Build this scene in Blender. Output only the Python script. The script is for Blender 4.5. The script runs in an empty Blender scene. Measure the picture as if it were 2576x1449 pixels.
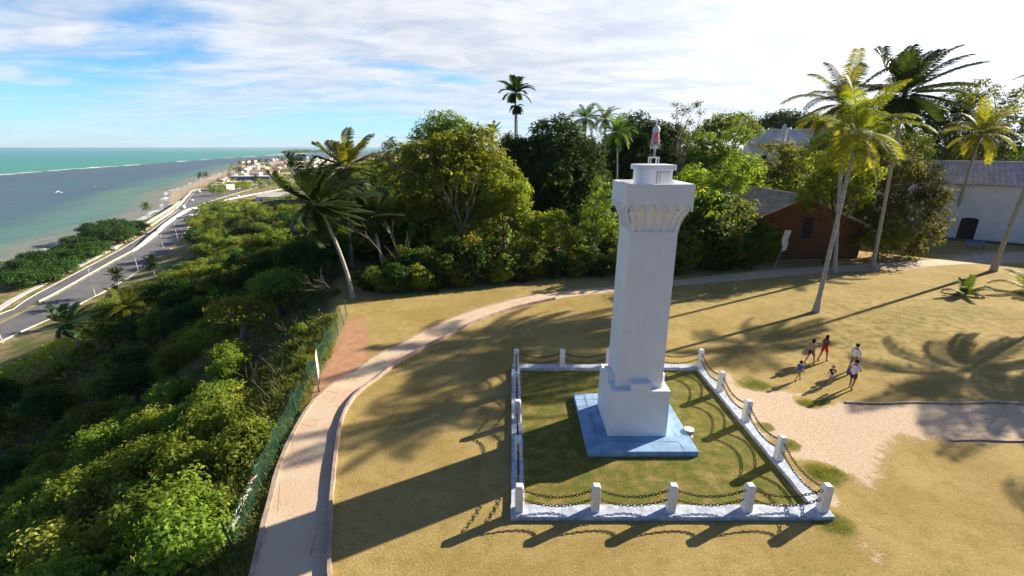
import bpy, math, random
import numpy as np
from mathutils import Vector, Matrix

PI = math.pi
R = math.radians
scene = bpy.context.scene
C = scene.collection

# ------------------------------------------------------------------ camera, sky, sun, exposure
CAM_H = 12.5; PITCH = R(17.6); FPX = 1118.0
SUN_AZ = R(62); SUN_EL = R(24)
SUN_DIR = Vector((math.sin(SUN_AZ)*math.cos(SUN_EL), math.cos(SUN_AZ)*math.cos(SUN_EL), math.sin(SUN_EL)))
cam_d = bpy.data.cameras.new('camera'); cam = bpy.data.objects.new('camera', cam_d); C.objects.link(cam)
cam.location = (0, 0, CAM_H); cam.rotation_euler = (R(90)-PITCH, R(0.0), 0)
cam_d.lens = FPX/2576*36; cam_d.sensor_width = 36; cam_d.clip_start = 0.1; cam_d.clip_end = 80000
scene.camera = cam
scene.view_settings.view_transform = 'Standard'; scene.view_settings.look = 'None'
scene.view_settings.exposure = 1.2; scene.view_settings.gamma = 1
scene.cycles.max_bounces = 6; scene.cycles.transparent_max_bounces = 8
scene.cycles.diffuse_bounces = 3; scene.cycles.glossy_bounces = 2; scene.cycles.transmission_bounces = 3
sun_d = bpy.data.lights.new('sun', 'SUN'); sun_d.energy = 5.0; sun_d.angle = R(0.5); sun_d.color = (1.0, 0.89, 0.72)
sun = bpy.data.objects.new('sun', sun_d); C.objects.link(sun)
sun.rotation_euler = SUN_DIR.to_track_quat('Z', 'Y').to_euler(); sun.location = (30, 20, 60)

class NT:
    def __init__(s, tree): s.t = tree; s.n = tree.nodes; s.l = tree.links
    def new(s, typ, **kw):
        n = s.n.new(typ)
        for k, v in kw.items():
            if k.startswith('i_'):
                key = k[2:]
                n.inputs[int(key) if key.isdigit() else key.replace('_', ' ')].default_value = v
            else: setattr(n, k, v)
        return n
    def link(s, a, b): s.l.new(a, b)
    def math(s, op, a, b=None, clamp=False):
        n = s.n.new('ShaderNodeMath'); n.operation = op; n.use_clamp = clamp
        for i, v in enumerate((a, b)):
            if v is None: continue
            if isinstance(v, (int, float)): n.inputs[i].default_value = v
            else: s.l.new(v, n.inputs[i])
        return n.outputs[0]
    def mix(s, f, a, b, mode='MIX'):
        n = s.n.new('ShaderNodeMix'); n.data_type = 'RGBA'; n.blend_type = mode
        if isinstance(f, (int, float)): n.inputs[0].default_value = f
        else: s.l.new(f, n.inputs[0])
        for i, v in ((6, a), (7, b)):
            if isinstance(v, tuple): n.inputs[i].default_value = v if len(v) == 4 else v+(1,)
            else: s.l.new(v, n.inputs[i])
        return n.outputs[2]
    def noise(s, scale, vec=None, detail=4, rough=.5, dist=0):
        n = s.n.new('ShaderNodeTexNoise'); n.inputs['Scale'].default_value = scale
        n.inputs['Detail'].default_value = detail; n.inputs['Roughness'].default_value = rough
        n.inputs['Distortion'].default_value = dist
        if vec is not None: s.l.new(vec, n.inputs['Vector'])
        return n.outputs[0]
    def ramp(s, f, lo, hi):
        n = s.n.new('ShaderNodeMapRange'); n.interpolation_type = 'SMOOTHSTEP'
        s.l.new(f, n.inputs[0]); n.inputs[1].default_value = lo; n.inputs[2].default_value = hi
        return n.outputs[0]

world = bpy.data.worlds.new('World'); scene.world = world; world.use_nodes = True
w = NT(world.node_tree); w.n.clear()
tc = w.new('ShaderNodeTexCoord'); sep = w.new('ShaderNodeSeparateXYZ'); w.link(tc.outputs['Generated'], sep.inputs[0])
mp = w.new('ShaderNodeVectorMath', operation='MULTIPLY'); mp.inputs[1].default_value = (1, 1, 2.6); w.link(tc.outputs['Generated'], mp.inputs[0])
nrm = w.new('ShaderNodeVectorMath', operation='NORMALIZE'); w.link(mp.outputs[0], nrm.inputs[0])
sky = w.new('ShaderNodeTexSky', sky_type='NISHITA'); sky.sun_disc = False; sky.sun_elevation = SUN_EL; sky.sun_rotation = SUN_AZ
sky.air_density = 1.3; sky.dust_density = 0.3; sky.ozone_density = 3.0; w.link(nrm.outputs[0], sky.inputs['Vector'])
skyc = w.mix(1.0, sky.outputs[0], (0.70, 1.40, 1.68), 'MULTIPLY')
lowf = w.math('MULTIPLY', w.ramp(sep.outputs[2], 0.50, 0.26), w.ramp(sep.outputs[1], -0.35, 0.2))   # paler low over the sea; unseen sky overhead and behind darkened to lower fill
skyc = w.mix(lowf, w.mix(1.0, sky.outputs[0], (0.36, 0.55, 0.80), 'MULTIPLY'), skyc)
zz = w.math('ADD', w.math('MAXIMUM', sep.outputs[2], 0.0), 0.10)
cx = w.math('DIVIDE', sep.outputs[0], zz); cy = w.math('DIVIDE', sep.outputs[1], zz)
cv = w.new('ShaderNodeCombineXYZ'); w.link(cx, cv.inputs[0]); w.link(cy, cv.inputs[1])
rot = w.new('ShaderNodeMapping'); rot.inputs['Rotation'].default_value = (0, 0, R(-24)); rot.inputs['Scale'].default_value = (0.62, 1.05, 1)
rot.inputs['Location'].default_value = (12.4, 3.3, 0)
w.link(cv.outputs[0], rot.inputs[0])
n1 = w.noise(0.62, rot.outputs[0], 9, .55, .45)
n2 = w.noise(2.6, rot.outputs[0], 9, .6, .5)
sd = w.new('ShaderNodeVectorMath', operation='DOT_PRODUCT'); w.link(tc.outputs['Generated'], sd.inputs[0]); sd.inputs[1].default_value = SUN_DIR
sdot = w.math('MAXIMUM', sd.outputs['Value'], 0.0)
toright = w.ramp(sdot, 0.12, 0.80)
lowband = w.ramp(sep.outputs[2], 0.32, 0.05)
f = w.math('ADD', w.math('MULTIPLY', n1, 1.15), w.math('MULTIPLY', n2, 0.30))
f = w.math('ADD', f, w.math('MULTIPLY', toright, 0.34))
f = w.math('ADD', f, w.math('MULTIPLY', lowband, -0.02))
mask = w.ramp(f, 0.54, 0.80)
hz = w.math('MULTIPLY', w.ramp(sep.outputs[2], 0.17, 0.0), w.ramp(sep.outputs[1], -0.6, 0.3))            # pale air near the horizon
skyc = w.mix(w.math('MULTIPLY', hz, 0.75), skyc, (3.2, 4.5, 5.8))
det = w.ramp(n2, 0.3, 0.72)
cl = w.mix(det, (3.7, 4.1, 4.9), (5.4, 5.55, 5.9))
glow = w.math('POWER', sdot, 6.0)
g2 = w.math('ADD', 1.0, w.math('MULTIPLY', glow, 1.3))
gl = w.new('ShaderNodeCombineXYZ'); [w.link(g2, gl.inputs[i]) for i in range(3)]
cl = w.mix(1.0, cl, gl.outputs[0], 'MULTIPLY')
high = w.math('SUBTRACT', 1.0, w.math('MULTIPLY', w.ramp(sep.outputs[2], 0.30, 0.55), 0.9))
front = w.ramp(sep.outputs[1], -0.45, 0.15)      # clouds kept ahead only; the unseen sky behind is cleared to dim fill
mask = w.math('MULTIPLY', w.math('MULTIPLY', mask, high), front)
maskh = w.math('MULTIPLY', mask, w.math('SUBTRACT', 1.0, w.math('MULTIPLY', w.math('MULTIPLY', hz, w.math('SUBTRACT', 1.0, toright)), 0.7)))
col = w.mix(maskh, skyc, cl)
below = w.ramp(sep.outputs[2], -0.02, -0.002)
col = w.mix(below, (0.6, 1.3, 1.7), col)
bg = w.new('ShaderNodeBackground'); bg.inputs[1].default_value = 0.075; w.link(col, bg.inputs[0])
ow = w.new('ShaderNodeOutputWorld'); w.link(bg.outputs[0], ow.inputs[0])

# ------------------------------------------------------------------ helpers: camera rays onto the terrain
_c, _s = math.cos(PITCH), math.sin(PITCH)
def G(px, py, z=0.0):
    u = (px-1288)/FPX; v = (py-724.5)/FPX
    dn = v*_c+_s; fw = _c-v*_s; t = (CAM_H-z)/dn
    return u*t, fw*t
def project(x, y, z):
    z = z-CAM_H; fw = y*_c-z*_s; dn = -z*_c-y*_s
    if fw < .1: return -9999, -9999
    return 1288+FPX*x/fw, 724.5+FPX*dn/fw
def interp(v, pts):
    return np.interp(v, [p[0] for p in pts], [p[1] for p in pts])
def GP(L, z=-37.0): return [G(px, py, z) for px, py in L]
ROAD_R = [(-108,20),(-122,66)]+GP([(0,861),(117,808),(184,775),(270,730),(340,689),(391,654),(434,623),(466,584),(484,552),(503,528),(512,512)])+[(-322,560),(-345,650),(-392,760),(-452,880),(-520,1020)]
ROAD_L = [(-146,40),(-158,90)]+GP([(0,793),(78,748),(195,686),(305,627),(375,584),(422,549),(461,518),(484,490),(506,476)])+[(-338,565),(-361,657),(-406,768),(-466,888),(-534,1028)]
# plateau edge: y -> x ; road centre ; shoreline
EDGE = [(-40,-6.2),(-8,-6.3),(-2,-6.45),(4,-6.85),(8,-7.45),(10.3,-8.12),(12,-8.70),(14,-9.35),(17,-10.18),(19,-10.6),(22,-11.3),(26.5,-12.0),(32,-13.8),(37,-15.5),(48,-19),(60,-23),(109,-34),(174,-56),(230,-84),(305,-98),(390,-98),(470,-90),(560,-150),(900,-300),(9000,-2500)]
SHORE = [(-200,-140),(60,-166),(120,-188),(179,-210),(222,-238),(277,-258),(323,-268),(400,-306),(480,-362),(559,-418),(642,-452),(725,-500),(904,-580),(1155,-700),(1516,-850),(1821,-905),(2000,-830),(2600,-500),(9000,1500)]
SLOPE = [(-1e4,0),(-.12,0),(.08,-.27),(.7,-.42),(1.3,-.8),(5,-2.8),(12,-6),(24,-10.5),(45,-19),(66,-28),(80,-33.5),(92,-36.6),(98,-37),(1e5,-37)]
def terrain(x, y, rough=True):
    x = np.asarray(x, float); y = np.asarray(y, float)
    xe = interp(y, EDGE); d = (xe-x)*0.95
    h = interp(d, SLOPE)
    low = np.clip((y-72)/70, 0, 1)*np.clip((14-x)/40, 0, 1)      # unseen bluff lowered towards the town so sun reaches the verge
    h = -37+(37+h)*(1-.42*low)
    h = h-5.0*np.exp(-((d-30)/11)**2)*np.clip((75-y)/30, 0, 1)      # the ravine below the tower lawn
    xs = interp(y, SHORE)
    b = (x-xs)
    shore = np.interp(b, [-400,-25,0,7,16], [-46,-42,-40.1,-38.6,-37])
    h = np.where(b < 16, np.minimum(h, shore), h)
    xr = np.interp(y, [p[1] for p in ROAD_R], [p[0] for p in ROAD_R])
    cap = -37+np.clip((x-xr-2)/7, 0, 1)**1.5*6+np.clip((x-xr-9)/8, 0, 1)*60
    h = np.where((y > 10) & (y < 1020), np.minimum(h, cap), h)
    if rough:
        n = np.sin(x*.31+y*.17)*np.sin(y*.23-x*.11)*.5+np.sin(x*.9+2)*np.sin(y*.8)*.2
        k = np.clip((d-2)/8, 0, 1)*np.clip((h+37)/6, 0, 1)
        h = h+n*k
    return h
def T(x, y): return float(terrain(x, y))
def at(px, py):
    u = (px-1288)/FPX; v = (py-724.5)/FPX
    dn = v*_c+_s; fw = _c-v*_s
    t = 4.0
    while t < 6000:
        x, y, z = u*t, fw*t, CAM_H-dn*t
        if z <= T(x, y): break
        t *= 1.006
    return Vector((x, y, T(x, y)))

# ------------------------------------------------------------------ helpers: objects
def tag(o, label=None, cat=None, group=None, kind=None):
    if label: o['label'] = label
    if cat: o['category'] = cat
    if group: o['group'] = group
    if kind: o['kind'] = kind
    return o
def empty(name, loc=(0,0,0), rz=0.0, **kw):
    o = bpy.data.objects.new(name, None); C.objects.link(o); o.location = loc; o.rotation_euler = (0,0,rz); o.empty_display_size = .2
    return tag(o, **kw)
def copy_tree(o, parent=None):
    c = o.copy(); C.objects.link(c)
    if parent: c.parent = parent
    for ch in KIDS.get(o.name, []): copy_tree(ch, c)
    return c
KIDS = {}
def link(name, me, mat, parent=None, smooth=False):
    if mat is not None and len(me.materials) == 0: me.materials.append(mat)
    o = bpy.data.objects.new(name, me); C.objects.link(o)
    if parent is not None: o.parent = parent; KIDS.setdefault(parent.name, []).append(o)
    if smooth: me.shade_smooth()
    return o
class MB:
    def __init__(s): s.v = []; s.f = []
    def add(s, V, F):
        b = len(s.v); s.v += [tuple(p) for p in V]; s.f += [tuple(i+b for i in q) for q in F]
    def box(s, x0, x1, y0, y1, z0, z1, M=None):
        V = [Vector(p) for p in ((x0,y0,z0),(x1,y0,z0),(x1,y1,z0),(x0,y1,z0),(x0,y0,z1),(x1,y0,z1),(x1,y1,z1),(x0,y1,z1))]
        if M is not None: V = [M@p for p in V]
        s.add(V, [(3,2,1,0),(4,5,6,7),(0,1,5,4),(1,2,6,5),(2,3,7,6),(3,0,4,7)])
    def loft(s, rings, cap=True):
        n = len(rings[0]); V = [p for r in rings for p in r]; F = []
        for k in range(len(rings)-1):
            for i in range(n):
                j = (i+1) % n; F.append((k*n+i, k*n+j, (k+1)*n+j, (k+1)*n+i))
        if cap: F += [tuple(range(n))[::-1], tuple((len(rings)-1)*n+i for i in range(n))]
        s.add(V, F)
    def tube(s, pts, rad, n=8, cap=True):
        pts = [Vector(p) for p in pts]; rings = []
        if isinstance(rad, (int, float)): rad = [rad]*len(pts)
        ref = Vector((0,0,1))
        for i, p in enumerate(pts):
            t = (pts[min(i+1, len(pts)-1)]-pts[max(i-1, 0)]).normalized()
            a = t.cross(ref)
            if a.length < .05: a = t.cross(Vector((1,0,0)))
            a.normalize(); b = a.cross(t)
            rings.append([p+(a*math.cos(q)+b*math.sin(q))*rad[i] for q in (2*PI*k/n for k in range(n))])
        s.loft(rings, cap)
    def lathe(s, prof, n=20, c=(0,0,0)):
        s.loft([[(c[0]+r*math.cos(2*PI*k/n), c[1]+r*math.sin(2*PI*k/n), c[2]+z) for k in range(n)] for r, z in prof])
    def prism(s, poly, z0, z1):
        n = len(poly)
        s.add([(x,y,z0) for x,y in poly]+[(x,y,z1) for x,y in poly], [tuple(range(n))[::-1], tuple(range(n,2*n))]+[(i,(i+1)%n,n+(i+1)%n,n+i) for i in range(n)])
    def mesh(s, name):
        me = bpy.data.meshes.new(name); me.from_pydata(s.v, [], s.f); me.validate(); me.update()
        return me
    def build(s, name, mat, parent=None, smooth=False, bevel=0):
        o = link(name, s.mesh(name), mat, parent, smooth)
        if bevel:
            m = o.modifiers.new('bevel', 'BEVEL'); m.width = bevel; m.segments = 2; m.limit_method = 'ANGLE'
        return o
def npmesh(name, V, F, tint=None, extra=None):
    me = bpy.data.meshes.new(name); V = np.asarray(V, np.float32); F = np.asarray(F, np.int32)
    k = F.shape[1]
    me.vertices.add(len(V)); me.vertices.foreach_set('co', V.ravel())
    me.loops.add(F.size); me.loops.foreach_set('vertex_index', F.ravel())
    me.polygons.add(len(F)); me.polygons.foreach_set('loop_start', np.arange(len(F), dtype=np.int32)*k)
    me.update(calc_edges=True)
    if tint is not None:
        a = me.attributes.new('tint', 'FLOAT', 'FACE'); a.data.foreach_set('value', np.asarray(tint, np.float32))
    for nm, arr in (extra or {}).items():
        a = me.attributes.new(nm, 'FLOAT', 'POINT'); a.data.foreach_set('value', np.asarray(arr, np.float32))
    return me

# ------------------------------------------------------------------ materials
def bsdf_mat(name):
    m = bpy.data.materials.new(name); m.use_nodes = True; t = NT(m.node_tree)
    b = t.n['Principled BSDF']; return m, t, b
def pmat(name, base, rough=.7, var=.15, scale=3.0, bump=0.0, bscale=None, dark=None, metal=0.0, stain=0.0):
    """painted / stone / metal surface with procedural wear"""
    m, t, b = bsdf_mat(name)
    tc = t.new('ShaderNodeTexCoord'); v = tc.outputs['Object']
    n = t.noise(scale, v, 6, .6)
    lo = tuple(c*(1-var*1.6) for c in base); hi = tuple(min(1, c*(1+var*.6)) for c in base)
    col = t.mix(t.ramp(n, .3, .7), lo, hi)
    if stain:
        mp = t.new('ShaderNodeMapping'); mp.inputs['Scale'].default_value = (2.2, 2.2, .25); t.link(v, mp.inputs[0])
        s_ = t.ramp(t.noise(1.6, mp.outputs[0], 6, .65), .52, .78)
        col = t.mix(t.math('MULTIPLY', s_, stain), col, dark or tuple(c*.45 for c in base))
    t.link(col, b.inputs['Base Color']); b.inputs['Roughness'].default_value = rough; b.inputs['Metallic'].default_value = metal
    b.inputs['Specular IOR Level'].default_value = .3
    if bump:
        bp = t.new('ShaderNodeBump'); bp.inputs['Strength'].default_value = bump; bp.inputs['Distance'].default_value = .02
        t.link(t.noise(bscale or scale*6, v, 5, .6), bp.inputs['Height']); t.link(bp.outputs[0], b.inputs['Normal'])
    return m
def leafmat(name, c1, c2, c3=None, trans=.35, rough=.7):
    """foliage: each leaf picks its own hue by its tint attribute"""
    m = bpy.data.materials.new(name); m.use_nodes = True; t = NT(m.node_tree); t.n.clear()
    at_ = t.new('ShaderNodeAttribute', attribute_name='tint')
    oi = t.new('ShaderNodeObjectInfo')
    col = t.mix(t.ramp(at_.outputs['Fac'], 0, .85), c1, c2)
    if c3: col = t.mix(t.ramp(at_.outputs['Fac'], .86, 1.0), col, c3)
    hs = t.new('ShaderNodeHueSaturation'); t.link(col, hs.inputs['Color'])
    t.link(t.math('ADD', .478, t.math('MULTIPLY', oi.outputs['Random'], .035)), hs.inputs['Hue'])
    t.link(t.math('ADD', .75, t.math('MULTIPLY', oi.outputs['Random'], .5)), hs.inputs['Value'])
    d = t.new('ShaderNodeBsdfPrincipled'); t.link(hs.outputs[0], d.inputs['Base Color']); d.inputs['Roughness'].default_value = rough
    d.inputs['Specular IOR Level'].default_value = .12
    tr = t.new('ShaderNodeBsdfTranslucent')
    tcol = t.mix(1.0, hs.outputs[0], (1.9, 1.7, .65), 'MULTIPLY'); t.link(tcol, tr.inputs[0])
    mx = t.new('ShaderNodeMixShader'); mx.inputs[0].default_value = trans
    t.link(d.outputs[0], mx.inputs[1]); t.link(tr.outputs[0], mx.inputs[2])
    o = t.new('ShaderNodeOutputMaterial'); t.link(mx.outputs[0], o.inputs[0])
    return m
M = {}
M['white'] = pmat('white_paint', (.83,.82,.83), .7, .03, 1.6, .35, 14, dark=(.58,.55,.52), stain=.16)
M['whitepost'] = pmat('white_post_paint', (.80,.79,.76), .6, .06, 5, .3, 30, dark=(.35,.33,.3), stain=.4)
M['slab'] = pmat('shade_tinted_slab', (.25,.40,.60), .8, .18, 1.8, .4, 20, dark=(.22,.23,.26), stain=.35)  # blue of the slab's shaded parts put into its whole base colour
M['curb'] = pmat('weathered_curb', (.50,.55,.65), .85, .22, 4, .6, 26)  # bluish cast of the shaded curb sides mixed into the base colour
M['chain'] = pmat('rusty_chain_iron', (.05,.036,.028), .6, .3, 20, 0, metal=.4)
M['groove'] = pmat('groove_dirt', (.12,.11,.10), .9, .2, 8)
M['metalwhite'] = pmat('white_metal', (.70,.71,.72), .4, .08, 12)
M['metalgrey'] = pmat('galvanised_metal', (.33,.34,.35), .4, .15, 8, metal=.6)
M['green_paint'] = pmat('green_post_paint', (.015,.09,.07), .6, .2, 10)
M['trunk'] = pmat('tree_bark', (.16,.12,.085), .9, .35, 6, .8, 30)
M['palmtrunk'] = pmat('palm_bark', (.42,.38,.33), .9, .2, 5, .6, 25)
M['branch'] = pmat('bare_branch', (.34,.27,.20), .9, .25, 6)
M['kerb'] = pmat('path_kerb_stone', (.42,.31,.24), .85, .2, 3, .5, 20)
M['roofwhite'] = pmat('pale_roof', (.66,.60,.53), .8, .2, .3)
M['wallwhite'] = pmat('lime_wall', (.74,.73,.72), .85, .06, .5, .2, 6, dark=(.36,.34,.32), stain=.35)
M['orange'] = pmat('ochre_wall', (.15,.058,.022), .85, .15, .8, .2, 6)
M['dark'] = pmat('dark_opening', (.025,.022,.018), .8, .3, 3)
M['blue'] = pmat('blue_wall', (.015,.10,.42), .6, .2, .3)
M['concrete'] = pmat('pale_concrete', (.60,.57,.52), .85, .12, 1, .3, 10)
M['stone'] = pmat('reef_rock', (.10,.085,.08), .95, .4, .05)
M['sand'] = pmat('beach_sand', (.62,.49,.32), .95, .12, .15)
M['foam'] = pmat('sea_foam', (.85,.87,.88), .9, .05, .2)
M['glassclear'], _t, _b = bsdf_mat('lantern_glass')
_b.inputs['Base Color'].default_value = (.85,.80,.82,1); _b.inputs['Roughness'].default_value = .12; _b.inputs['Transmission Weight'].default_value = .75; _b.inputs['IOR'].default_value = 1.3
M['redlens'], _t, _b = bsdf_mat('red_lens')
_b.inputs['Base Color'].default_value = (.75,.03,.05,1); _b.inputs['Roughness'].default_value = .2
M['greennet'] = pmat('green_fence_wire', (.02,.11,.075), .6, .2, 10)

def tile_mat(name, c1, c2, sx=3.2, axis='X'):
    m, t, b = bsdf_mat(name)
    tc = t.new('ShaderNodeTexCoord'); v = tc.outputs['UV']
    wv = t.new('ShaderNodeTexWave'); wv.bands_direction = 'X'; wv.inputs['Scale'].default_value = sx; wv.inputs['Distortion'].default_value = .6; t.link(v, wv.inputs[0])
    wy = t.new('ShaderNodeTexWave'); wy.bands_direction = 'Y'; wy.wave_profile = 'SAW'; wy.inputs['Scale'].default_value = sx*.55; wy.inputs['Distortion'].default_value = .8; t.link(v, wy.inputs[0])
    n = t.noise(1.1, v, 6, .65); n3 = t.noise(7, v, 3, .6)
    col = t.mix(t.ramp(n, .35, .65), c1, c2)
    col = t.mix(t.ramp(n3, .58, .75), col, (.09,.08,.07))
    b.inputs['Roughness'].default_value = .9; t.link(col, b.inputs['Base Color'])
    bp = t.new('ShaderNodeBump'); bp.inputs['Strength'].default_value = .3; bp.inputs['Distance'].default_value = .03
    t.link(t.math('ADD', wv.outputs['Fac'], t.math('MULTIPLY', wy.outputs['Fac'], .45)), bp.inputs['Height']); t.link(bp.outputs[0], b.inputs['Normal'])
    return m
M['tile_grey'] = tile_mat('weathered_clay_tiles', (.55,.42,.36), (.75,.62,.53), .5)
M['tile_brown'] = tile_mat('mossy_clay_tiles', (.42,.29,.19), (.64,.51,.36), .8)
M['tile_red'] = pmat('red_clay_roof', (.42,.24,.17), .85, .25, .4)

M['leaf_bright'] = leafmat('leaf_bright', (.09,.17,.02), (.23,.32,.05), (.46,.44,.16), .45)
M['leaf_mid'] = leafmat('leaf_mid', (.06,.115,.022), (.19,.25,.045), (.38,.36,.13), .42)
M['leaf_dark'] = leafmat('leaf_dark', (.018,.055,.012), (.05,.11,.022), (.11,.18,.03), .3)
M['leaf_olive'] = leafmat('leaf_olive', (.085,.14,.018), (.25,.29,.045), (.52,.48,.16), .45)
M['leaf_yellow'] = leafmat('leaf_yellow', (.13,.17,.028), (.31,.32,.06), (.46,.43,.15), .42)
M['leaf_brown'] = leafmat('leaf_brown', (.05,.075,.02), (.15,.15,.04), (.34,.28,.14), .38)
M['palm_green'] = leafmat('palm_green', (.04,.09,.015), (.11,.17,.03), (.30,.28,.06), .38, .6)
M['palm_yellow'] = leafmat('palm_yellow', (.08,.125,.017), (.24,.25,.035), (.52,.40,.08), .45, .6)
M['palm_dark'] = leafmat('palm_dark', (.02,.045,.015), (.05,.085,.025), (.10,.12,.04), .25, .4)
M['grass'] = leafmat('grass_blades', (.09,.12,.025), (.22,.21,.06), (.42,.33,.14), .35, .6)

M['straw'] = leafmat('straw_blades', (.20,.18,.05), (.42,.31,.12), (.60,.48,.24), .3, .7)
# ground
def ground_mat():
    m, t, b = bsdf_mat('ground')
    geo = t.new('ShaderNodeNewGeometry'); v = geo.outputs['Position']
    def A(n): return t.new('ShaderNodeAttribute', attribute_name=n).outputs['Fac']
    nb = t.noise(.22, v, 6, .6, .3); nm = t.noise(1.6, v, 6, .65); nf = t.noise(14, v, 5, .7); nff = t.noise(45, v, 3, .7)
    mpv = t.new('ShaderNodeMapping'); mpv.inputs['Rotation'].default_value = (0,0,R(-40)); mpv.inputs['Scale'].default_value = (1,3.2,1); t.link(v, mpv.inputs[0])
    nst = t.noise(5, mpv.outputs[0], 6, .7)
    dry = t.mix(t.ramp(nb, .35, .65), (.36,.262,.098), (.47,.348,.15))
    dry = t.mix(t.math('MULTIPLY', t.ramp(nm, .42, .7), .55), dry, (.26,.215,.055))
    dry = t.mix(t.math('MULTIPLY', t.ramp(nst, .5, .8), .55), dry, (.56,.42,.21))
    grn = t.mix(t.ramp(nm, .35, .68), (.20,.17,.045), (.12,.15,.028))
    gm = t.ramp(t.math('ADD', A('green'), t.math('MULTIPLY', t.math('SUBTRACT', nm, .5), 1.1)), .25, .85)
    lawn = t.mix(gm, dry, grn)
    wk = t.ramp(t.noise(3.4, v, 5, .75, .6), .56, .72); lawn = t.mix(t.math('MULTIPLY', wk, .5), lawn, (.15,.15,.035))
    worn = t.ramp(t.noise(.55, mpv.outputs[0], 7, .7, .5), .55, .75); lawn = t.mix(t.math('MULTIPLY', worn, .45), lawn, (.52,.40,.23))
    fine = t.ramp(nf, .25, .8)
    lawn = t.mix(1.0, lawn, t.mix(fine, (.72,.72,.68), (1.22,1.2,1.15)), 'MULTIPLY')
    lawn = t.mix(1.0, lawn, t.mix(t.ramp(nff, .3, .7), (.8,.8,.78), (1.15,1.15,1.1)), 'MULTIPLY')
    soil = t.mix(t.ramp(nm, .3, .7), (.42,.22,.12), (.52,.30,.18))
    sm = t.ramp(t.math('ADD', A('soil'), t.math('MULTIPLY', t.math('SUBTRACT', nf, .5), .9)), .35, .7)
    col = t.mix(sm, lawn, soil)
    dirt = t.mix(t.ramp(nst, .3, .75), (.52,.38,.26), (.72,.58,.43))
    dirt = t.mix(t.math('MULTIPLY', t.ramp(nf, .5, .8), .4), dirt, (.36,.25,.16))
    dn = t.math('ADD', t.math('MULTIPLY', t.math('SUBTRACT', nm, .5), 1.2), t.math('MULTIPLY', t.math('SUBTRACT', nf, .5), .7))
    dm = t.ramp(t.math('ADD', A('dirt'), dn), .35, .62)
    col = t.mix(dm, col, dirt)
    wild = t.mix(t.ramp(nm, .35, .65), (.08,.08,.03), (.17,.14,.065))
    col = t.mix(A('wild'), col, wild)
    verge = t.mix(t.ramp(t.noise(.16, v, 6, .7), .38, .62), (.36,.26,.14), (.13,.15,.04))
    col = t.mix(A('verge'), col, verge)
    sand = t.mix(t.ramp(nb, .3, .7), (.52,.40,.26), (.66,.53,.36))
    col = t.mix(A('sand'), col, sand)
    t.link(col, b.inputs['Base Color']); b.inputs['Roughness'].default_value = .95; b.inputs['Specular IOR Level'].default_value = .1
    bp = t.new('ShaderNodeBump'); bp.inputs['Strength'].default_value = .9; bp.inputs['Distance'].default_value = .05
    t.link(t.math('ADD', nf, t.math('MULTIPLY', nff, .6)), bp.inputs['Height']); t.link(bp.outputs[0], b.inputs['Normal'])
    return m
def path_mat():
    m, t, b = bsdf_mat('path_surface')
    geo = t.new('ShaderNodeNewGeometry'); v = geo.outputs['Position']
    n1 = t.noise(.7, v, 6, .65, .3); n2 = t.noise(9, v, 5, .7); n3 = t.noise(2.5, v, 4, .6)
    col = t.mix(t.ramp(n1, .38, .62), (.58,.46,.32), (.57,.40,.27))
    col = t.mix(t.math('MULTIPLY', t.ramp(n2, .55, .8), .45), col, (.30,.22,.16))
    col = t.mix(t.math('MULTIPLY', t.ramp(n3, .66, .74), .5), col, (.20,.15,.11))
    vo = t.new('ShaderNodeTexVoronoi', feature='DISTANCE_TO_EDGE'); vo.inputs['Scale'].default_value = .55; t.link(v, vo.inputs['Vector'])
    crk = t.math('MULTIPLY', t.ramp(t.math('ADD', vo.outputs['Distance'], t.math('MULTIPLY', n2, .02)), .024, .012), t.ramp(n1, .45, .6))
    col = t.mix(t.math('MULTIPLY', crk, .6), col, (.16,.12,.09))
    dk = t.ramp(t.noise(1.1, v, 7, .75), .56, .66); col = t.mix(t.math('MULTIPLY', dk, .35), col, (.34,.27,.20))
    t.link(col, b.inputs['Base Color']); b.inputs['Roughness'].default_value = .95
    bp = t.new('ShaderNodeBump'); bp.inputs['Strength'].default_value = .5; bp.inputs['Distance'].default_value = .03
    t.link(n2, bp.inputs['Height']); t.link(bp.outputs[0], b.inputs['Normal'])
    return m
def road_mat():
    m, t, b = bsdf_mat('asphalt')
    geo = t.new('ShaderNodeNewGeometry'); v = geo.outputs['Position']
    col = t.mix(t.ramp(t.noise(.12, v, 6, .6), .35, .65), (.115,.11,.115), (.16,.155,.155))
    t.link(col, b.inputs['Base Color']); b.inputs['Roughness'].default_value = .85
    return m
M['ground'] = ground_mat(); M['path'] = path_mat(); M['road'] = road_mat()

# ------------------------------------------------------------------ terrain mesh
def sgn_poly(X, Y, poly):
    """signed distance (positive inside) of points to a polygon"""
    P = np.array(poly); n = len(P); D = np.full(X.shape, 1e9); ins = np.zeros(X.shape, bool)
    for i in range(n):
        x0, y0 = P[i]; x1, y1 = P[(i+1) % n]; dx, dy = x1-x0, y1-y0
        tt = np.clip(((X-x0)*dx+(Y-y0)*dy)/(dx*dx+dy*dy+1e-9), 0, 1)
        D = np.minimum(D, np.hypot(X-x0-tt*dx, Y-y0-tt*dy))
        cond = ((y0 > Y) != (y1 > Y)) & (X < (x1-x0)*(Y-y0)/(y1-y0+1e-12)+x0); ins ^= cond
    return np.where(ins, D, -D)
def soft(X, Y, poly, wd): return np.clip(sgn_poly(X, Y, poly)/wd*.5+.5, 0, 1)
def steps(a, b, s0, g):
    out = [a]; s = s0
    while out[-1] < b: out.append(out[-1]+s); s *= g
    return out
xs_ = np.array([-v for v in steps(14, 3200, .35, 1.035)][::-1]+list(np.arange(-13.7, 30, .3))+steps(30.2, 1500, .5, 1.05))
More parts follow.
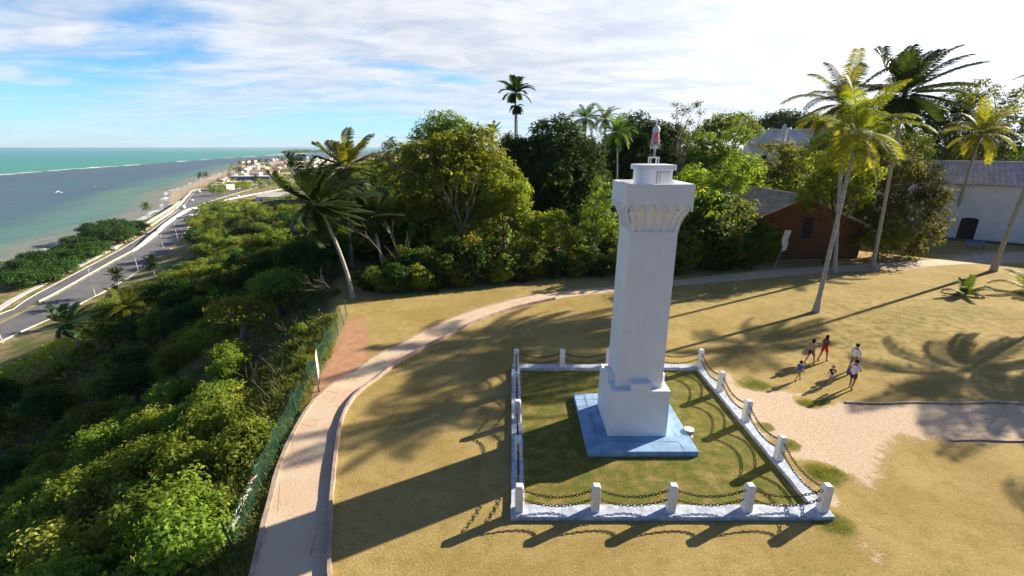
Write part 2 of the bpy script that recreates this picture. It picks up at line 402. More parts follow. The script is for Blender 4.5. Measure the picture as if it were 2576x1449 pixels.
ys_ = np.array([-v for v in steps(-5, 60, 1, 1.3)][::-1]+list(np.arange(-4, 9, .8))+list(np.arange(9, 45, .3))+steps(45.2, 9000, .4, 1.028))
XX, YY = np.meshgrid(xs_, ys_)
ZZ = terrain(XX, YY)
nx, ny = len(xs_), len(ys_)
idx = np.arange(nx*ny).reshape(ny, nx)
F = np.stack([idx[:-1,:-1], idx[:-1,1:], idx[1:,1:], idx[1:,:-1]], -1).reshape(-1, 4)
FX0, FX1, FY0, FY1 = .25, 11.05, 12.72, 23.6          # chain fence rectangle (centre of posts)
dirt = soft(XX, YY, [(12.0,23.4),(13.2,22.2),(14.3,21.4),(15.6,20.2),(18.4,19.6),(20.5,19.9),(30,19.9),(30,16.8),(20,16.9),(17.3,17.2),(15.6,15.8),(13.9,14.2),(12.6,14.3),(12.0,15.6),(11.5,16.4),(11.4,20)], .9)
dirt = np.maximum(dirt, .9*soft(XX, YY, [(11.3,13.6),(12.2,13.9),(12.1,12.0),(11.6,11.0),(11.2,12)], .8))
dirt = np.maximum(dirt, .85*soft(XX, YY, [(26,45.2),(40,48),(48,49.5),(44,46.3),(33,44.6),(24,42.8)], 1.2))
dirt = np.maximum(dirt, .75*soft(XX, YY, [(46,50),(60,55),(72,54),(66,49),(54,48)], 2))
green = .75*soft(XX, YY, [(FX0,FY0),(FX1,FY0),(FX1,FY1),(FX0,FY1)], .5)
green = np.maximum(green, .5*soft(XX, YY, [(12,26),(24,36),(40,40),(44,30),(22,21),(14,23.5)], 6))
for cx_, cy_, r_ in ((12.6,14.75,.8),(12.2,16.6,.5),(15.2,19.9,.6),(11.2,12.3,.7),(13.4,21.8,.9),(16.1,20.1,.4),(11.9,17.9,.4)):
    k_ = np.clip(1.6-np.hypot((XX-cx_), (YY-cy_)*1.2)/r_, 0, 1)
    green = np.maximum(green, k_*.85); dirt = dirt*(1-k_)
soil = soft(XX, YY, [(-9.9,19.6),(-9.5,21.8),(-8.6,24.0),(-9.4,26.5),(-10.3,29.5),(-11.6,32),(-12.6,31),(-11.6,26),(-11.1,22.5),(-10.8,19.8)], 1.0)
soil = np.maximum(soil, .5*soft(XX, YY, [(-5.8,10),(-6.6,12.6),(-7.4,15),(-8.2,18),(-8.1,21.3),(-7.8,22),(-8.2,17),(-6.9,13),(-5.5,9.8)], .5))
dE = (interp(YY, EDGE)-XX)*.95
wild = np.clip((dE-.1)/.6, 0, 1); backwild = np.clip((YY-(38+.27*np.clip(XX, -20, 80))-8)/3, 0, 1)*(XX < 60)
wild = np.maximum(wild, backwild*.9)
verge = np.clip((dE-72)/12, 0, 1)
sand = np.clip((22-(XX-interp(YY, SHORE)))/8, 0, 1)*(YY > 330)+np.clip((4-(XX-interp(YY, SHORE)))/4, 0, 1)*(YY <= 330)
town_ = np.clip((YY-620)/60, 0, 1)*np.clip((-200-XX)/40, 0, 1)*.6
sand = np.maximum(sand, town_)
ground = link('ground', npmesh('ground', np.stack([XX, YY, ZZ], -1).reshape(-1, 3), F, None,
        dict(dirt=dirt.ravel(), green=green.ravel(), soil=soil.ravel(), wild=wild.ravel(), verge=verge.ravel(), sand=sand.ravel())), M['ground'], smooth=True)
tag(ground, kind='structure')

# ------------------------------------------------------------------ sea
def reef_r(th):      # distance of the reef from the viewpoint, by azimuth (degrees)
    return np.interp(th, [-80,-60,-48.2,-40,-34.1,-28,-22.7,-15,10], [820,950,1317,1720,2269,3200,4340,6800,14000])
def sea_mat():
    m, t, b = bsdf_mat('sea_water')
    geo = t.new('ShaderNodeNewGeometry'); v = geo.outputs['Position']
    def A(n): return t.new('ShaderNodeAttribute', attribute_name=n).outputs['Fac']
    mp = t.new('ShaderNodeMapping'); mp.inputs['Rotation'].default_value = (0,0,R(-25)); mp.inputs['Scale'].default_value = (.004,.0012,1); t.link(v, mp.inputs[0])
    nb = t.noise(1.0, mp.outputs[0], 6, .6, .4)
    mp2 = t.new('ShaderNodeMapping'); mp2.inputs['Rotation'].default_value = (0,0,R(35)); mp2.inputs['Scale'].default_value = (.05,.012,1); t.link(v, mp2.inputs[0])
    nw = t.noise(1.0, mp2.outputs[0], 7, .7)
    outer = t.mix(A('far'), (.07,.27,.22), (.016,.25,.34))
    lag = t.mix(t.ramp(nb, .35, .62), (.085,.115,.175), (.075,.14,.175))
    near = t.mix(t.ramp(nb, .3, .7), (.085,.19,.175), (.13,.22,.18))
    c = t.mix(A('lagoon'), outer, lag)
    c = t.mix(t.ramp(t.math('ADD', A('near'), t.math('MULTIPLY', t.math('SUBTRACT', nb, .5), .5)), .3, .75), c, near)
    shal = t.ramp(t.math('ADD', A('shallow'), t.math('MULTIPLY', t.math('SUBTRACT', nw, .5), .5)), .35, .8)
    c = t.mix(shal, c, (.22,.22,.18))
    foamf = t.ramp(t.math('ADD', A('foam'), t.math('MULTIPLY', t.math('SUBTRACT', nw, .5), 1.6)), .55, .75)
    c = t.mix(foamf, c, (.72,.74,.72))
    c = t.mix(1.0, c, t.mix(t.ramp(nw, .3, .7), (.88,.9,.92), (1.12,1.1,1.08)), 'MULTIPLY')
    t.link(c, b.inputs['Base Color']); b.inputs['Roughness'].default_value = .55; b.inputs['Specular IOR Level'].default_value = .12; b.inputs['IOR'].default_value = 1.33
    bp = t.new('ShaderNodeBump'); bp.inputs['Strength'].default_value = .6; bp.inputs['Distance'].default_value = .8
    t.link(t.noise(.12, v, 6, .7), bp.inputs['Height']); t.link(bp.outputs[0], b.inputs['Normal'])
    return m
th = np.radians(np.linspace(-100, 30, 240)); rr = np.geomspace(90, 60000, 420)
TH, RR = np.meshgrid(th, rr); SX = RR*np.sin(TH); SY = RR*np.cos(TH)
idx = np.arange(TH.size).reshape(TH.shape)
F = np.stack([idx[:-1,:-1], idx[:-1,1:], idx[1:,1:], idx[1:,:-1]], -1).reshape(-1, 4)
rf = reef_r(np.degrees(TH)); lagoon = np.clip((rf-RR)/(.02*rf), 0, 1); far = np.clip(np.log(RR/rf)/np.log(12000/1317.), 0, 1)
sdist = interp(SY, SHORE)-SX
near = np.clip(1-(sdist-25)/130, 0, 1); shallow = np.clip(1-sdist/75, 0, 1)
foam = np.clip(1-np.abs(sdist-8)/14, 0, 1)*.75
foam = np.maximum(foam, np.clip(1-np.abs(sdist-34)/10, 0, 1)*.35*(SY < 330))
sea = link('sea', npmesh('sea', np.stack([SX, SY, np.full(SX.shape, -40.0)], -1).reshape(-1, 3), F, None,
      dict(lagoon=lagoon.ravel(), far=far.ravel(), near=near.ravel(), shallow=shallow.ravel(), foam=foam.ravel())), sea_mat())
tag(sea, kind='structure')
rng = np.random.default_rng(5)
mb = MB(); rings = []
for a in np.linspace(-62, -17, 260):
    r0 = float(reef_r(a)); wd = (7+5*math.sin(a*3.1)+4*math.sin(a*9.3))*(1+.6*(a > -34)+(1.2 if -30 < a < -26 else 0))*(r0/1500)**.6+5
    hgt = .5+.35*math.sin(a*5.7)
    A_ = R(a)
    rings.append([(math.sin(A_)*q, math.cos(A_)*q, z) for q, z in ((r0-wd,-41),(r0-wd*.4,-39.8+hgt),(r0+wd*.4,-39.8+hgt),(r0+wd,-41))])
mb.loft(rings, cap=False); tag(mb.build('reef', M['stone']), kind='structure')
mb = MB()
def blob(mb, cx, cy, z, a, b, ang, n=14, seed=0):
    rg = random.Random(seed); pts = []
    for k in range(n):
        q = 2*PI*k/n; s = 1+rg.uniform(-.35,.35); X, Y = a*s*math.cos(q), b*s*math.sin(q)
        pts.append((cx+X*math.cos(ang)-Y*math.sin(ang), cy+X*math.sin(ang)+Y*math.cos(ang), z))
    mb.add(pts, [tuple(range(n))])
for i in range(34):                                     # surf breaking on the seaward side of the reef
    a = R(float(rng.choice([rng.uniform(-51,-38), rng.uniform(-36,-24)]))); r0 = float(reef_r(math.degrees(a)))*(1.012+.03*rng.random())
    L = r0*.030*rng.uniform(.3,1.2); x, y = math.sin(a)*r0, math.cos(a)*r0
    blob(mb, x, y, -39.9+i*.002, L, r0*.0042*rng.uniform(.5,1.4), math.atan2(1879-878, -1273+981), seed=i)
for px, py, L in ((145,482,11),(240,468,5),(155,484,6),(262,470,3)):
    x, y = G(px, py, -39.9); blob(mb, x, y, -39.88, L, L*.15, 2.2, seed=px)
tag(mb.build('foam', M['foam']), 'white surf breaking along the reef and on the lagoon', 'foam', kind='stuff')

# ------------------------------------------------------------------ path, kerbs, road
PATH_L = [(-6.05,-14),(-6.1,-8),(-6.25,-2),(-6.65,4),(-7.3,8.5),(-7.87,10.29),(-8.42,11.89),(-9.01,13.71),(-9.63,15.75),(-9.96,17.54),(-10.15,19.69),(-9.93,21.45),(-9.08,23.49),(-8.27,25.61),(-7.36,27.1),(-5.93,29.46),(-4.26,32.0),(-1.9,34.47),(1.47,37.04),(5.53,38.74),(9.54,39.9),(16.06,42.0),(27.15,45.63),(40.61,48.4),(47.92,49.98),(58.98,52.97),(72,57)]
PATH_R = [(-3.7,-14),(-3.75,-8),(-3.9,-2),(-4.3,4),(-4.9,8.5),(-5.63,10.29),(-6.49,12.57),(-7.28,15.02),(-8.05,17.69),(-8.33,19.69),(-8.12,21.24),(-7.73,22.1),(-6.93,24.25),(-5.86,26.19),(-4.36,28.41),(-2.62,30.98),(0.39,34.0),(4.58,36.6),(9.15,38.2),(15.07,39.9),(32.69,44.6),(42.79,46.6),(53.44,48.6),(72,50)]
def resample(P, n):
    P = [Vector((p[0], p[1], 0)) for p in P]
    # catmull-rom
    out = []
    for i in range(len(P)-1):
        p0, p1, p2, p3 = P[max(i-1,0)], P[i], P[i+1], P[min(i+2,len(P)-1)]
        for k in range(8):
            t = k/8; out.append(.5*((2*p1)+(p2-p0)*t+(2*p0-5*p1+4*p2-p3)*t*t+(3*p1-p0-3*p2+p3)*t**3))
    out.append(P[-1])
    d = [0]
    for a, b in zip(out, out[1:]): d.append(d[-1]+(b-a).length)
    res = []
    for k in range(n):
        q = d[-1]*k/(n-1); x = np.interp(q, d, [p.x for p in out]); y = np.interp(q, d, [p.y for p in out]); res.append(Vector((float(x), float(y), 0)))
    return res
def ribbon(name, A, B, z, mat, zf=None):
    mb = MB(); V = []; F = []
    for a, b in zip(A, B):
        for k in range(5):
            p = a.lerp(b, k/4); V.append((p.x, p.y, (zf(p.x, p.y) if zf else 0)+z))
    for i in range(len(A)-1):
        for k in range(4): F.append((i*5+k, i*5+k+1, (i+1)*5+k+1, (i+1)*5+k))
    mb.add(V, F); return mb.build(name, mat)
PLs = resample(PATH_L, 180); PRs = resample(PATH_R, 180)
tag(ribbon('path', PLs, PRs, .012, M['path']), kind='structure')
def strip(name, pts, wd, z0, z1, mat, side=0.5, jit=0.0, seed=1, parent=None, zf=None):
    """a raised strip (kerb, wall, curb) along a polyline; side 0 = to the left of it, 1 = right"""
    rg = random.Random(seed); rings = []
    for i, p in enumerate(pts):
        t = (pts[min(i+1,len(pts)-1)]-pts[max(i-1,0)]).normalized(); n = Vector((t.y, -t.x, 0))
        w_ = wd*(1+rg.uniform(-jit, jit)); j = rg.uniform(-jit, jit)*.3*(z1-z0)
        a = p-n*w_*(1-side); b = p+n*w_*side; zb = zf(p.x, p.y) if zf else 0
        rings.append([(a.x,a.y,zb+z0),(b.x,b.y,zb+z0),(b.x,b.y,zb+z1+j),(a.x,a.y,zb+z1+j)])
    mb = MB(); mb.loft(rings); return mb.build(name, mat, parent)
kl = [p for p in PLs if p.y < 37.5 and p.x < 3]; kr = [p for p in PRs if p.y < 36.3 and p.x < 4]
tag(strip('kerb', kl, .17, -.5, .07, M['kerb'], 0, .15, 3), kind='structure')
tag(strip('kerb', kr, .12, -.1, .22, M['kerb'], 1, .15, 4), kind='structure')
tag(strip('kerb', [Vector((15.9+i*.6,19.9+.06*math.sin(i),0)) for i in range(2, 25)], .12, -.1, .07, M['kerb'], .5, .2, 5), kind='structure')
tag(strip('kerb', [Vector((19.6+i*.6,16.85+.05*math.sin(i),0)) for i in range(20)], .12, -.1, .07, M['kerb'], .5, .2, 6), kind='structure')
# road down by the sea
WALL_C = GP([(-60,840),(0,812),(90,767),(143,740),(273,666),(344,627),(391,592),(422,564),(469,533),(511,521)])
RR_ = resample(ROAD_R, 120); RL_ = resample(ROAD_L, 120)
def zr(x, y): return -37.0
tag(ribbon('road', RL_, RR_, .15, M['road'], zr), kind='structure')
def mid(k, off=0): 
    return [a.lerp(b, k) for a, b in zip(RR_, RL_)]
tag(strip('kerb', mid(0), .35, -.3, .27, M['concrete'], .5, .05, 1, zf=zr), kind='structure')
tag(strip('kerb', mid(1), .4, -.3, .30, M['concrete'], .5, .05, 2, zf=zr), kind='structure')
tag(strip('pavement', [q+Vector((-4.2,-1,0)) for q in mid(1)], 1.8, -.4, .28, M['concrete'], .5, .05, 7, zf=zr), kind='structure')
WC = resample(WALL_C, 90); M['drygrass'] = pmat('dry_median_grass', (.24,.21,.10), .95, .3, .3)
tag(strip('median', WC[:34], 1.6, -.3, .34, M['drygrass'], .5, .05, 2, zf=zr), kind='structure')
wl_ = WC[32:]
rings = []
mb = MB()
for i, p in enumerate(wl_):
    k = min(1, i/10)*min(1, (len(wl_)-1-i)/8+.3)*.62
    rings.append([(p.x-.5,p.y-.2,-37.2),(p.x+.6,p.y+.2,-37.2),(p.x+.6,p.y+.2,-36.4+1.9*k),(p.x-.5,p.y-.2,-36.4+1.9*k)])
mb.loft(rings); tag(mb.build('barrier_wall', M['white']), 'long white concrete wall dividing the two carriageways of the coast road', 'wall')
tag(strip('guard_rail', WC[8:34], .25, -.1, .85, M['concrete'], .5, .05, 9, zf=zr), 'low pale guard rail along the median of the coast road', 'guard rail')
BR = [Vector((-262,392,0)),Vector((-272,402,0)),Vector((-283,440,0)),Vector((-286,500,0)),Vector((-284,600,0)),Vector((-270,700,0))]
BRs = resample([(p.x,p.y) for p in BR], 40)
tag(strip('side_road', BRs, 9, -.3, .18, M['road'], .5, .02, 1, zf=zr), kind='structure')
tag(strip('kerb', [p+Vector((5.2,0,0)) for p in BRs], 1.6, -.3, 1.1, M['concrete'], .5, .05, 8, zf=zr), kind='structure')
tag(strip('beach_wall', [a.lerp(b, 1.45) for a, b in zip(RR_, RL_) if b.y > 235 and b.y < 420], .8, -1, .9, M['sand'], .5, .2, 11, zf=zr), 'low cream sea wall between the coast road and the beach', 'wall')
# ------------------------------------------------------------------ the white beacon tower
def sq(h, z, cx=0, cy=0): return [(cx-h,cy-h,z),(cx+h,cy-h,z),(cx+h,cy+h,z),(cx-h,cy+h,z)]
TX, TY = 5.55, 18.12
tower = empty('beacon_tower', (TX, TY, 0), label='tall square white beacon tower with a red lantern on a grey slab', cat='tower')
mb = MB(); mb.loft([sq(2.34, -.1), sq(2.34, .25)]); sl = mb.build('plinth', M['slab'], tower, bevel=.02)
mb = MB()
rg = random.Random(2)
for (x0,y0,x1,y1) in ((-1.75,-2.3,-1.82,2.3),(-2.3,1.72,2.3,1.78),(1.72,-2.3,1.80,1.7),(-1.6,-1.62,1.7,-1.68)):
    n = 14; V = []
    for k in range(n+1):
        x = x0+(x1-x0)*k/n+rg.uniform(-.012,.012); y_ = y0+(y1-y0)*k/n+rg.uniform(-.012,.012); wd = rg.choice((.004,.012,.02)); hx = abs(x1-x0) > abs(y1-y0)
        V += [(x, y_-wd, .2535), (x, y_+wd, .2535)] if hx else [(x+wd, y_, .2535), (x-wd, y_, .2535)]
    mb = MB(); mb.add(V, [(2*k,2*k+2,2*k+3,2*k+1) for k in range(n)]); mb.build('joint', M['groove'], sl)
mb = MB(); mb.loft([sq(1.30,.25), sq(1.27,2.42), sq(1.27,2.5)]); ped = mb.build('pedestal', M['white'], tower, bevel=.015)
for q in range(4):
    mb = MB(); Mx = Matrix.Rotation(q*PI/2, 4, 'Z')
    mb.box(-.42, .42, -1.273, -.88, 2.46, 2.86, Mx); mb.build('pedestal_block', M['white'], tower, bevel=.012)
mb = MB(); mb.loft([sq(.98,2.46), sq(.955,6), sq(.93,9.05), sq(.93,9.35)], cap=True); mb.build('shaft', M['white'], tower, bevel=.012)
# corbelled head: flared ribs with pointed arches between
def prof(z):   # half-width of the flare
    t = max(0, min(1, (z-9.3)/1.0)); return .93+.30*t**1.8
mb = MB(); mb.loft([sq(.931,9.3)]+[sq(prof(9.3+k*.1)-.055 if k else .931, 9.3+k*.1) for k in range(1, 12)]+[sq(1.16,10.45)]); mb.build('flare', M['white'], tower)
mb = MB()
for q in range(4):
    Mx = Matrix.Rotation(q*PI/2, 4, 'Z'); nA = 6; 
    for i in range(nA+1):       # ribs
        ctr = -1+2*i/nA
        rings = []
        for k in range(11):
            z = 9.3+k*.09; h = prof(z)+.012*(k > 0); wd = .055*(.3+.7*k/10)
            X = ctr*(h-.03); 
            X = max(-h+wd, min(h-wd, X))
            rings.append([Mx@Vector(p) for p in ((X-wd,-h,z),(X+wd,-h,z),(X+wd,-h+.16,z),(X-wd,-h+.16,z))])
        mb.loft(rings)
mb.build('corbel', M['white'], tower)
mb = MB()                                                       # head box with a scalloped lower edge of pointed arches
for q in range(4):
    Mx = Matrix.Rotation(q*PI/2, 4, 'Z'); hw = 1.27; z1 = 11.18; nA = 6
    lower = []
    for i in range(nA):
        x0 = -hw+2*hw*i/nA; x1 = x0+2*hw/nA; wd = x1-x0
        for k in range(9):
            t = k/8; e = .16
            zb = 10.16 if (t < e or t > 1-e) else 10.16+.30*(1-abs((t-.5)/(.5-e))**1.9)**.75
            lower.append((x0+t*wd, zb))
    lower.append((hw, 10.16))
    V = []; Fq = []
    for (x, zb) in lower: V += [(x,-hw,zb),(x,-hw,z1),(x,-hw+.13,zb),(x,-hw+.13,z1)]
    for k in range(len(lower)-1):
        a = 4*k; b = a+4
        Fq += [(a,b,b+1,a+1),(a+2,a+3,b+3,b+2),(a,a+2,b+2,b),(a+1,b+1,b+3,a+3)]
    mb.add([Mx@Vector(v) for v in V], Fq)
mb.build('head', M['white'], tower)
mb = MB(); mb.loft([sq(1.262,10.49), sq(1.262,11.0)]); mb.build('head_floor', M['white'], tower)
mb = MB(); mb.loft([sq(.60,10.95), sq(.60,11.66)]); tur = mb.build('turret', M['white'], tower, bevel=.01)
mb = MB(); mb.loft([sq(.70,11.655), sq(.70,11.85)]); mb.build('turret_slab', M['white'], tower, bevel=.012)
mb = MB(); mb.box(.02,.50,-.625,-.60,11.02,11.58); dr = mb.build('hatch', M['metalwhite'], tur)
mb = MB(); mb.box(.10,.12,-.632,-.625,11.04,11.56); mb.box(-.01,.52,-.628,-.60,11.58,11.60); mb.box(0,.02,-.632,-.60,11.0,11.6); mb.lathe([(.018,0),(.018,.01)], 8, (.16,-.63,11.1)); mb.build('hatch_frame', M['metalgrey'], dr)
lan = None
mb = MB()
for sx in (-1,1):
    for sy in (-1,1): mb.tube([(sx*.15,sy*.15,11.85),(sx*.15,sy*.15,12.09)], .022, 8)
for sy in (-.15,0,.15): mb.box(-.19,.19,sy-.02,sy+.02,12.085,12.115)
mb.box(-.17,.17,-.17,.17,12.115,12.13)
mb.build('lantern_stand', M['metalwhite'], tower)
mb = MB(); mb.tube([(0,0,12.13),(0,0,12.42)], .045, 10); mb.lathe([(.03,12.38),(.08,12.44),(.15,12.49),(.19,12.55),(.21,12.60),(.17,12.605)], 20)
for k in range(4):
    a = k*PI/2+.6; mb.tube([(.2*math.cos(a),.2*math.sin(a),12.59),(.23*math.cos(a),.23*math.sin(a),12.54),(.19*math.cos(a),.19*math.sin(a),12.42)], .018, 6)
mb.build('lantern_base', M['metalgrey'], tower)
mb = MB(); mb.lathe([(.165,12.605),(.162,12.7),(.14,12.9),(.12,13.06)], 24); gl_ = mb.build('lantern_glass', M['glassclear'], tower, smooth=False)
mb = MB(); mb.lathe([(.085,12.68),(.10,12.72),(.095,12.9),(.08,12.99),(.05,13.0)], 16); mb.build('red_lens', M['redlens'], gl_)
mb = MB(); mb.lathe([(.125,13.05),(.137,13.08),(.137,13.17),(.115,13.21),(.07,13.26),(.02,13.29),(.012,13.36),(.004,13.38)], 24); mb.build('lantern_cap', M['metalwhite'], tower, smooth=False)

# ground lamp beside the plinth
gx, gy = G(1731, 1096)
lamp = empty('flood_lamp', (gx, gy, 0), .3, label='round white drum shaped ground lamp beside the tower slab', cat='lamp')
mb = MB(); mb.lathe([(.0,0),(.22,.005),(.2,.05),(0,.06)], 20); mb.build('base', M['concrete'], lamp)
mb = MB(); mb.lathe([(.15,.06),(.19,.16),(.21,.30),(.245,.31),(.245,.34),(.2,.345)], 24); mb.build('drum', M['metalgrey'], lamp, smooth=False)
mb = MB(); mb.lathe([(.215,.345),(.21,.36),(.1,.375),(0.001,.38)], 24); mb.build('lamp_glass', M['metalwhite'], lamp)

# ------------------------------------------------------------------ curb, posts and chains round the tower
cur = MB()
cb = MB()
def curb_side(x0,x1,y0,y1, rs):
    m_ = MB(); rg = random.Random(rs); n = 26; hor = (x1-x0) > (y1-y0); rings = []
    for k in range(n+1):
        j = rg.uniform(-.012,.012); j2 = rg.uniform(-.012,.012)
        if hor:
            x = x0+(x1-x0)*k/n; rings.append([(x,y0+j,-.1),(x,y1+j2,-.1),(x,y1+j2,.17+j*.6),(x,y0+j,.17+j*.6)])
        else:
            y = y0+(y1-y0)*k/n; rings.append([(x0+j,y,-.1),(x0+j,y,.17+j*.6),(x1+j2,y,.17+j*.6),(x1+j2,y,-.1)])
    m_.loft(rings); return m_
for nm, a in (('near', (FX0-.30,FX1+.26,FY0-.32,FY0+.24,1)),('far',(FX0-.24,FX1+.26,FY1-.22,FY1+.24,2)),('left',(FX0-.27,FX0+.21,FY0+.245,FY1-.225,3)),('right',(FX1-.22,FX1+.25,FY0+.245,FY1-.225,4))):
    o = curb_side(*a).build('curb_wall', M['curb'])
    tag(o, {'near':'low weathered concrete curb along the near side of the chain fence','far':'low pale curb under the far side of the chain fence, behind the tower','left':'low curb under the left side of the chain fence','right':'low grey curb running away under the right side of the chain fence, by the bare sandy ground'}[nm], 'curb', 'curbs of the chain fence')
mb = MB(); mb.loft([sq(.145,.12), sq(.138,1.17), sq(.135,1.22), sq(.10,1.262)]); pm = mb.mesh('post')
order = ['nearest the camera at the front left corner','second from the left in the front row','in the middle of the front row','fourth from the left in the front row','at the front right corner by the bare soil']
corner = [(FX0,FY0),(FX1,FY0),(FX1,FY1),(FX0,FY1)]
posts = []
NTH = ['second','third','fourth']
for i in range(5): posts.append((FX0+(FX1-FX0)*i/4, FY0, 'white square post with a chamfered top, '+order[i]))
for i in range(1,4): posts.append((FX1, FY0+(FY1-FY0)*i/4, 'white chain post on the right side of the fence, %s from the front corner' % NTH[i-1]))
for i in range(5): posts.append((FX1-(FX1-FX0)*i/4, FY1, ['white post at the far right corner of the chain fence','white post of the back row just right of the tower','white post of the back row peeking out left of the tower pedestal','white post of the back row midway between tower and far left corner','white post at the far left corner of the chain fence'][i]))
for i in range(1,4): posts.append((FX0, FY1-(FY1-FY0)*i/4, 'white chain post on the left side of the fence, %s from the far corner' % NTH[i-1]))
rg = random.Random(8)
for k, (x, y, lb) in enumerate(posts):
    e = empty('chain_post', (x, y, 0), rg.uniform(-.05,.05), label=lb, cat='post', group='white posts of the chain fence'); e.rotation_euler[0] = rg.uniform(-.012,.012)
    o = link('post', pm, M['whitepost'], e); m_ = o.modifiers.new('bevel', 'BEVEL'); m_.width = .012; m_.segments = 2
def link_ring(L=.078, W=.040, r=.0135, n=10, m=5):
    V = []; Fq = []
    for i in range(n):
        a = 2*PI*i/n; cx, cy = math.cos(a), math.sin(a); px = math.copysign(max(0, abs(cx*L*1.25)-0), cx); px = max(-L, min(L, px)); py = W*cy
        nxv = Vector((cx/L, cy/W, 0)).normalized()
        for j in range(m):
            b = 2*PI*j/m; V.append((px+nxv.x*r*math.cos(b), py+nxv.y*r*math.cos(b), r*math.sin(b)))
    for i in range(n):
        for j in range(m): Fq.append((i*m+j, ((i+1)%n)*m+j, ((i+1)%n)*m+(j+1)%m, i*m+(j+1)%m))
    return V, Fq
LV, LF = link_ring()
def chain_mesh(L, sag, seed):
    mb = MB(); N = 200; pts = []
    rg = random.Random(seed)
    for i in range(N+1):
        t = i/N; pts.append(Vector((t*L, 0, -sag*4*t*(1-t))))
    d = [0]
    for a, b in zip(pts, pts[1:]): d.append(d[-1]+(b-a).length)
    n = int(d[-1]/.118); st = d[-1]/n
    for k in range(n):
        q = (k+.5)*st; i = min(N-1, next(j for j in range(N) if d[j+1] >= q)); a = (pts[i+1]-pts[i]).normalized()
        p = pts[i]+a*(q-d[i]); up = Vector((0,1,0)); side = a.cross(up)
        ro = (k % 2)*PI/2+rg.uniform(-.25,.25)+.5
        b = up*math.cos(ro)+side*math.sin(ro); c = a.cross(b)
        mb.add([p+a*v[0]+b*v[1]+c*v[2] for v in LV], LF)
    return mb.mesh('chain')
SN = ['front','right','back','left']
for s_ in range(4):
    (x0,y0),(x1,y1) = corner[s_], corner[(s_+1)%4]; L0 = math.hypot(x1-x0,y1-y0); ang = math.atan2(y1-y0,x1-x0)
    for lv, z in enumerate((1.02,.62)):
        for k in range(4):
            L = L0/4-.30; me = chain_mesh(L, (.29,.30,.26,.29)[s_]*(1.0 if lv == 0 else .92)+rg.uniform(-.02,.02), s_*10+k+lv)
            px = x0+math.cos(ang)*(k*L0/4+.15); py = y0+math.sin(ang)*(k*L0/4+.15)
            o = link('chain', me, M['chain']); o.location = (px,py,z); o.rotation_euler = (0,0,ang)
            which = {0:['first','second','third','fourth'],1:['first','second','third','fourth'],2:['first','second','third','fourth'],3:['first','second','third','fourth']}[s_][k]
            src = {0:'counted from the left', 1:'counted from the front', 2:'counted from the right', 3:'counted from the back'}[s_]
            tag(o, '%s rusty chain in the %s span of the %s side, %s' % ('upper' if lv == 0 else 'lower', which, SN[s_], src), 'chain', 'chains hung between the white posts')

# ------------------------------------------------------------------ buildings on the plateau
def uvquad(name, P, mat, parent, su, sv, thick=.12, n=(0,0,1)):
    """a roof slope: quad P (eave a, eave b, ridge b, ridge a) with thickness and UVs in metres"""
    P = [Vector(p) for p in P]; nn = (P[1]-P[0]).cross(P[3]-P[0]).normalized(); Q = [p-nn*thick for p in P]
    if mat in (M['tile_grey'], M['tile_brown']):      # rows of half-round clay tiles, modelled
        rgt = np.random.default_rng(int(su*10)); NU = int(su/.13); NV = int(sv/.16); V = []; UV_ = []
        jr = rgt.normal(size=(NV+1, NU//4+2))*.018; jc = rgt.normal(size=NU//4+2)*.012
        for j in range(NV+1):
            for i in range(NU+1):
                a, b = i/NU, j/NV; p = (P[0].lerp(P[1], a)).lerp(P[3].lerp(P[2], a), b)
                hh = .095*math.sin(2*PI*i/4)+.035*(1-(b*sv/.48) % 1)+jr[j, i//4]+jc[i//4]+.03*math.sin(a*9)*math.sin(b*4+1)
                V.append(tuple(p+nn*hh)); UV_.append((a*su, b*sv))
        n0 = len(V); V += [tuple(p-nn*.04) for p in P]+[tuple(q) for q in Q]
        Fq = [(j*(NU+1)+i, j*(NU+1)+i+1, (j+1)*(NU+1)+i+1, (j+1)*(NU+1)+i) for j in range(NV) for i in range(NU)]
        Fq += [(n0+7,n0+6,n0+5,n0+4),(n0,n0+4,n0+5,n0+1),(n0+1,n0+5,n0+6,n0+2),(n0+2,n0+6,n0+7,n0+3),(n0+3,n0+7,n0+4,n0)]
        me = bpy.data.meshes.new(name); me.from_pydata(V, [], Fq); uv = me.uv_layers.new(name='uv'); UV_ += [(0,0)]*8
        for p in me.polygons:
            for li in p.loop_indices: uv.data[li].uv = UV_[me.loops[li].vertex_index]
        return link(name, me, mat, parent)
    me = bpy.data.meshes.new(name); me.from_pydata([tuple(p) for p in P+Q], [], [(0,1,2,3),(7,6,5,4),(0,4,5,1),(1,5,6,2),(2,6,7,3),(3,7,4,0)])
    uv = me.uv_layers.new(name='uv'); U = [(0,0),(su,0),(su,sv),(0,sv)]
    for p in me.polygons:
        for li in p.loop_indices: uv.data[li].uv = U[me.loops[li].vertex_index % 4]
    return link(name, me, mat, parent)
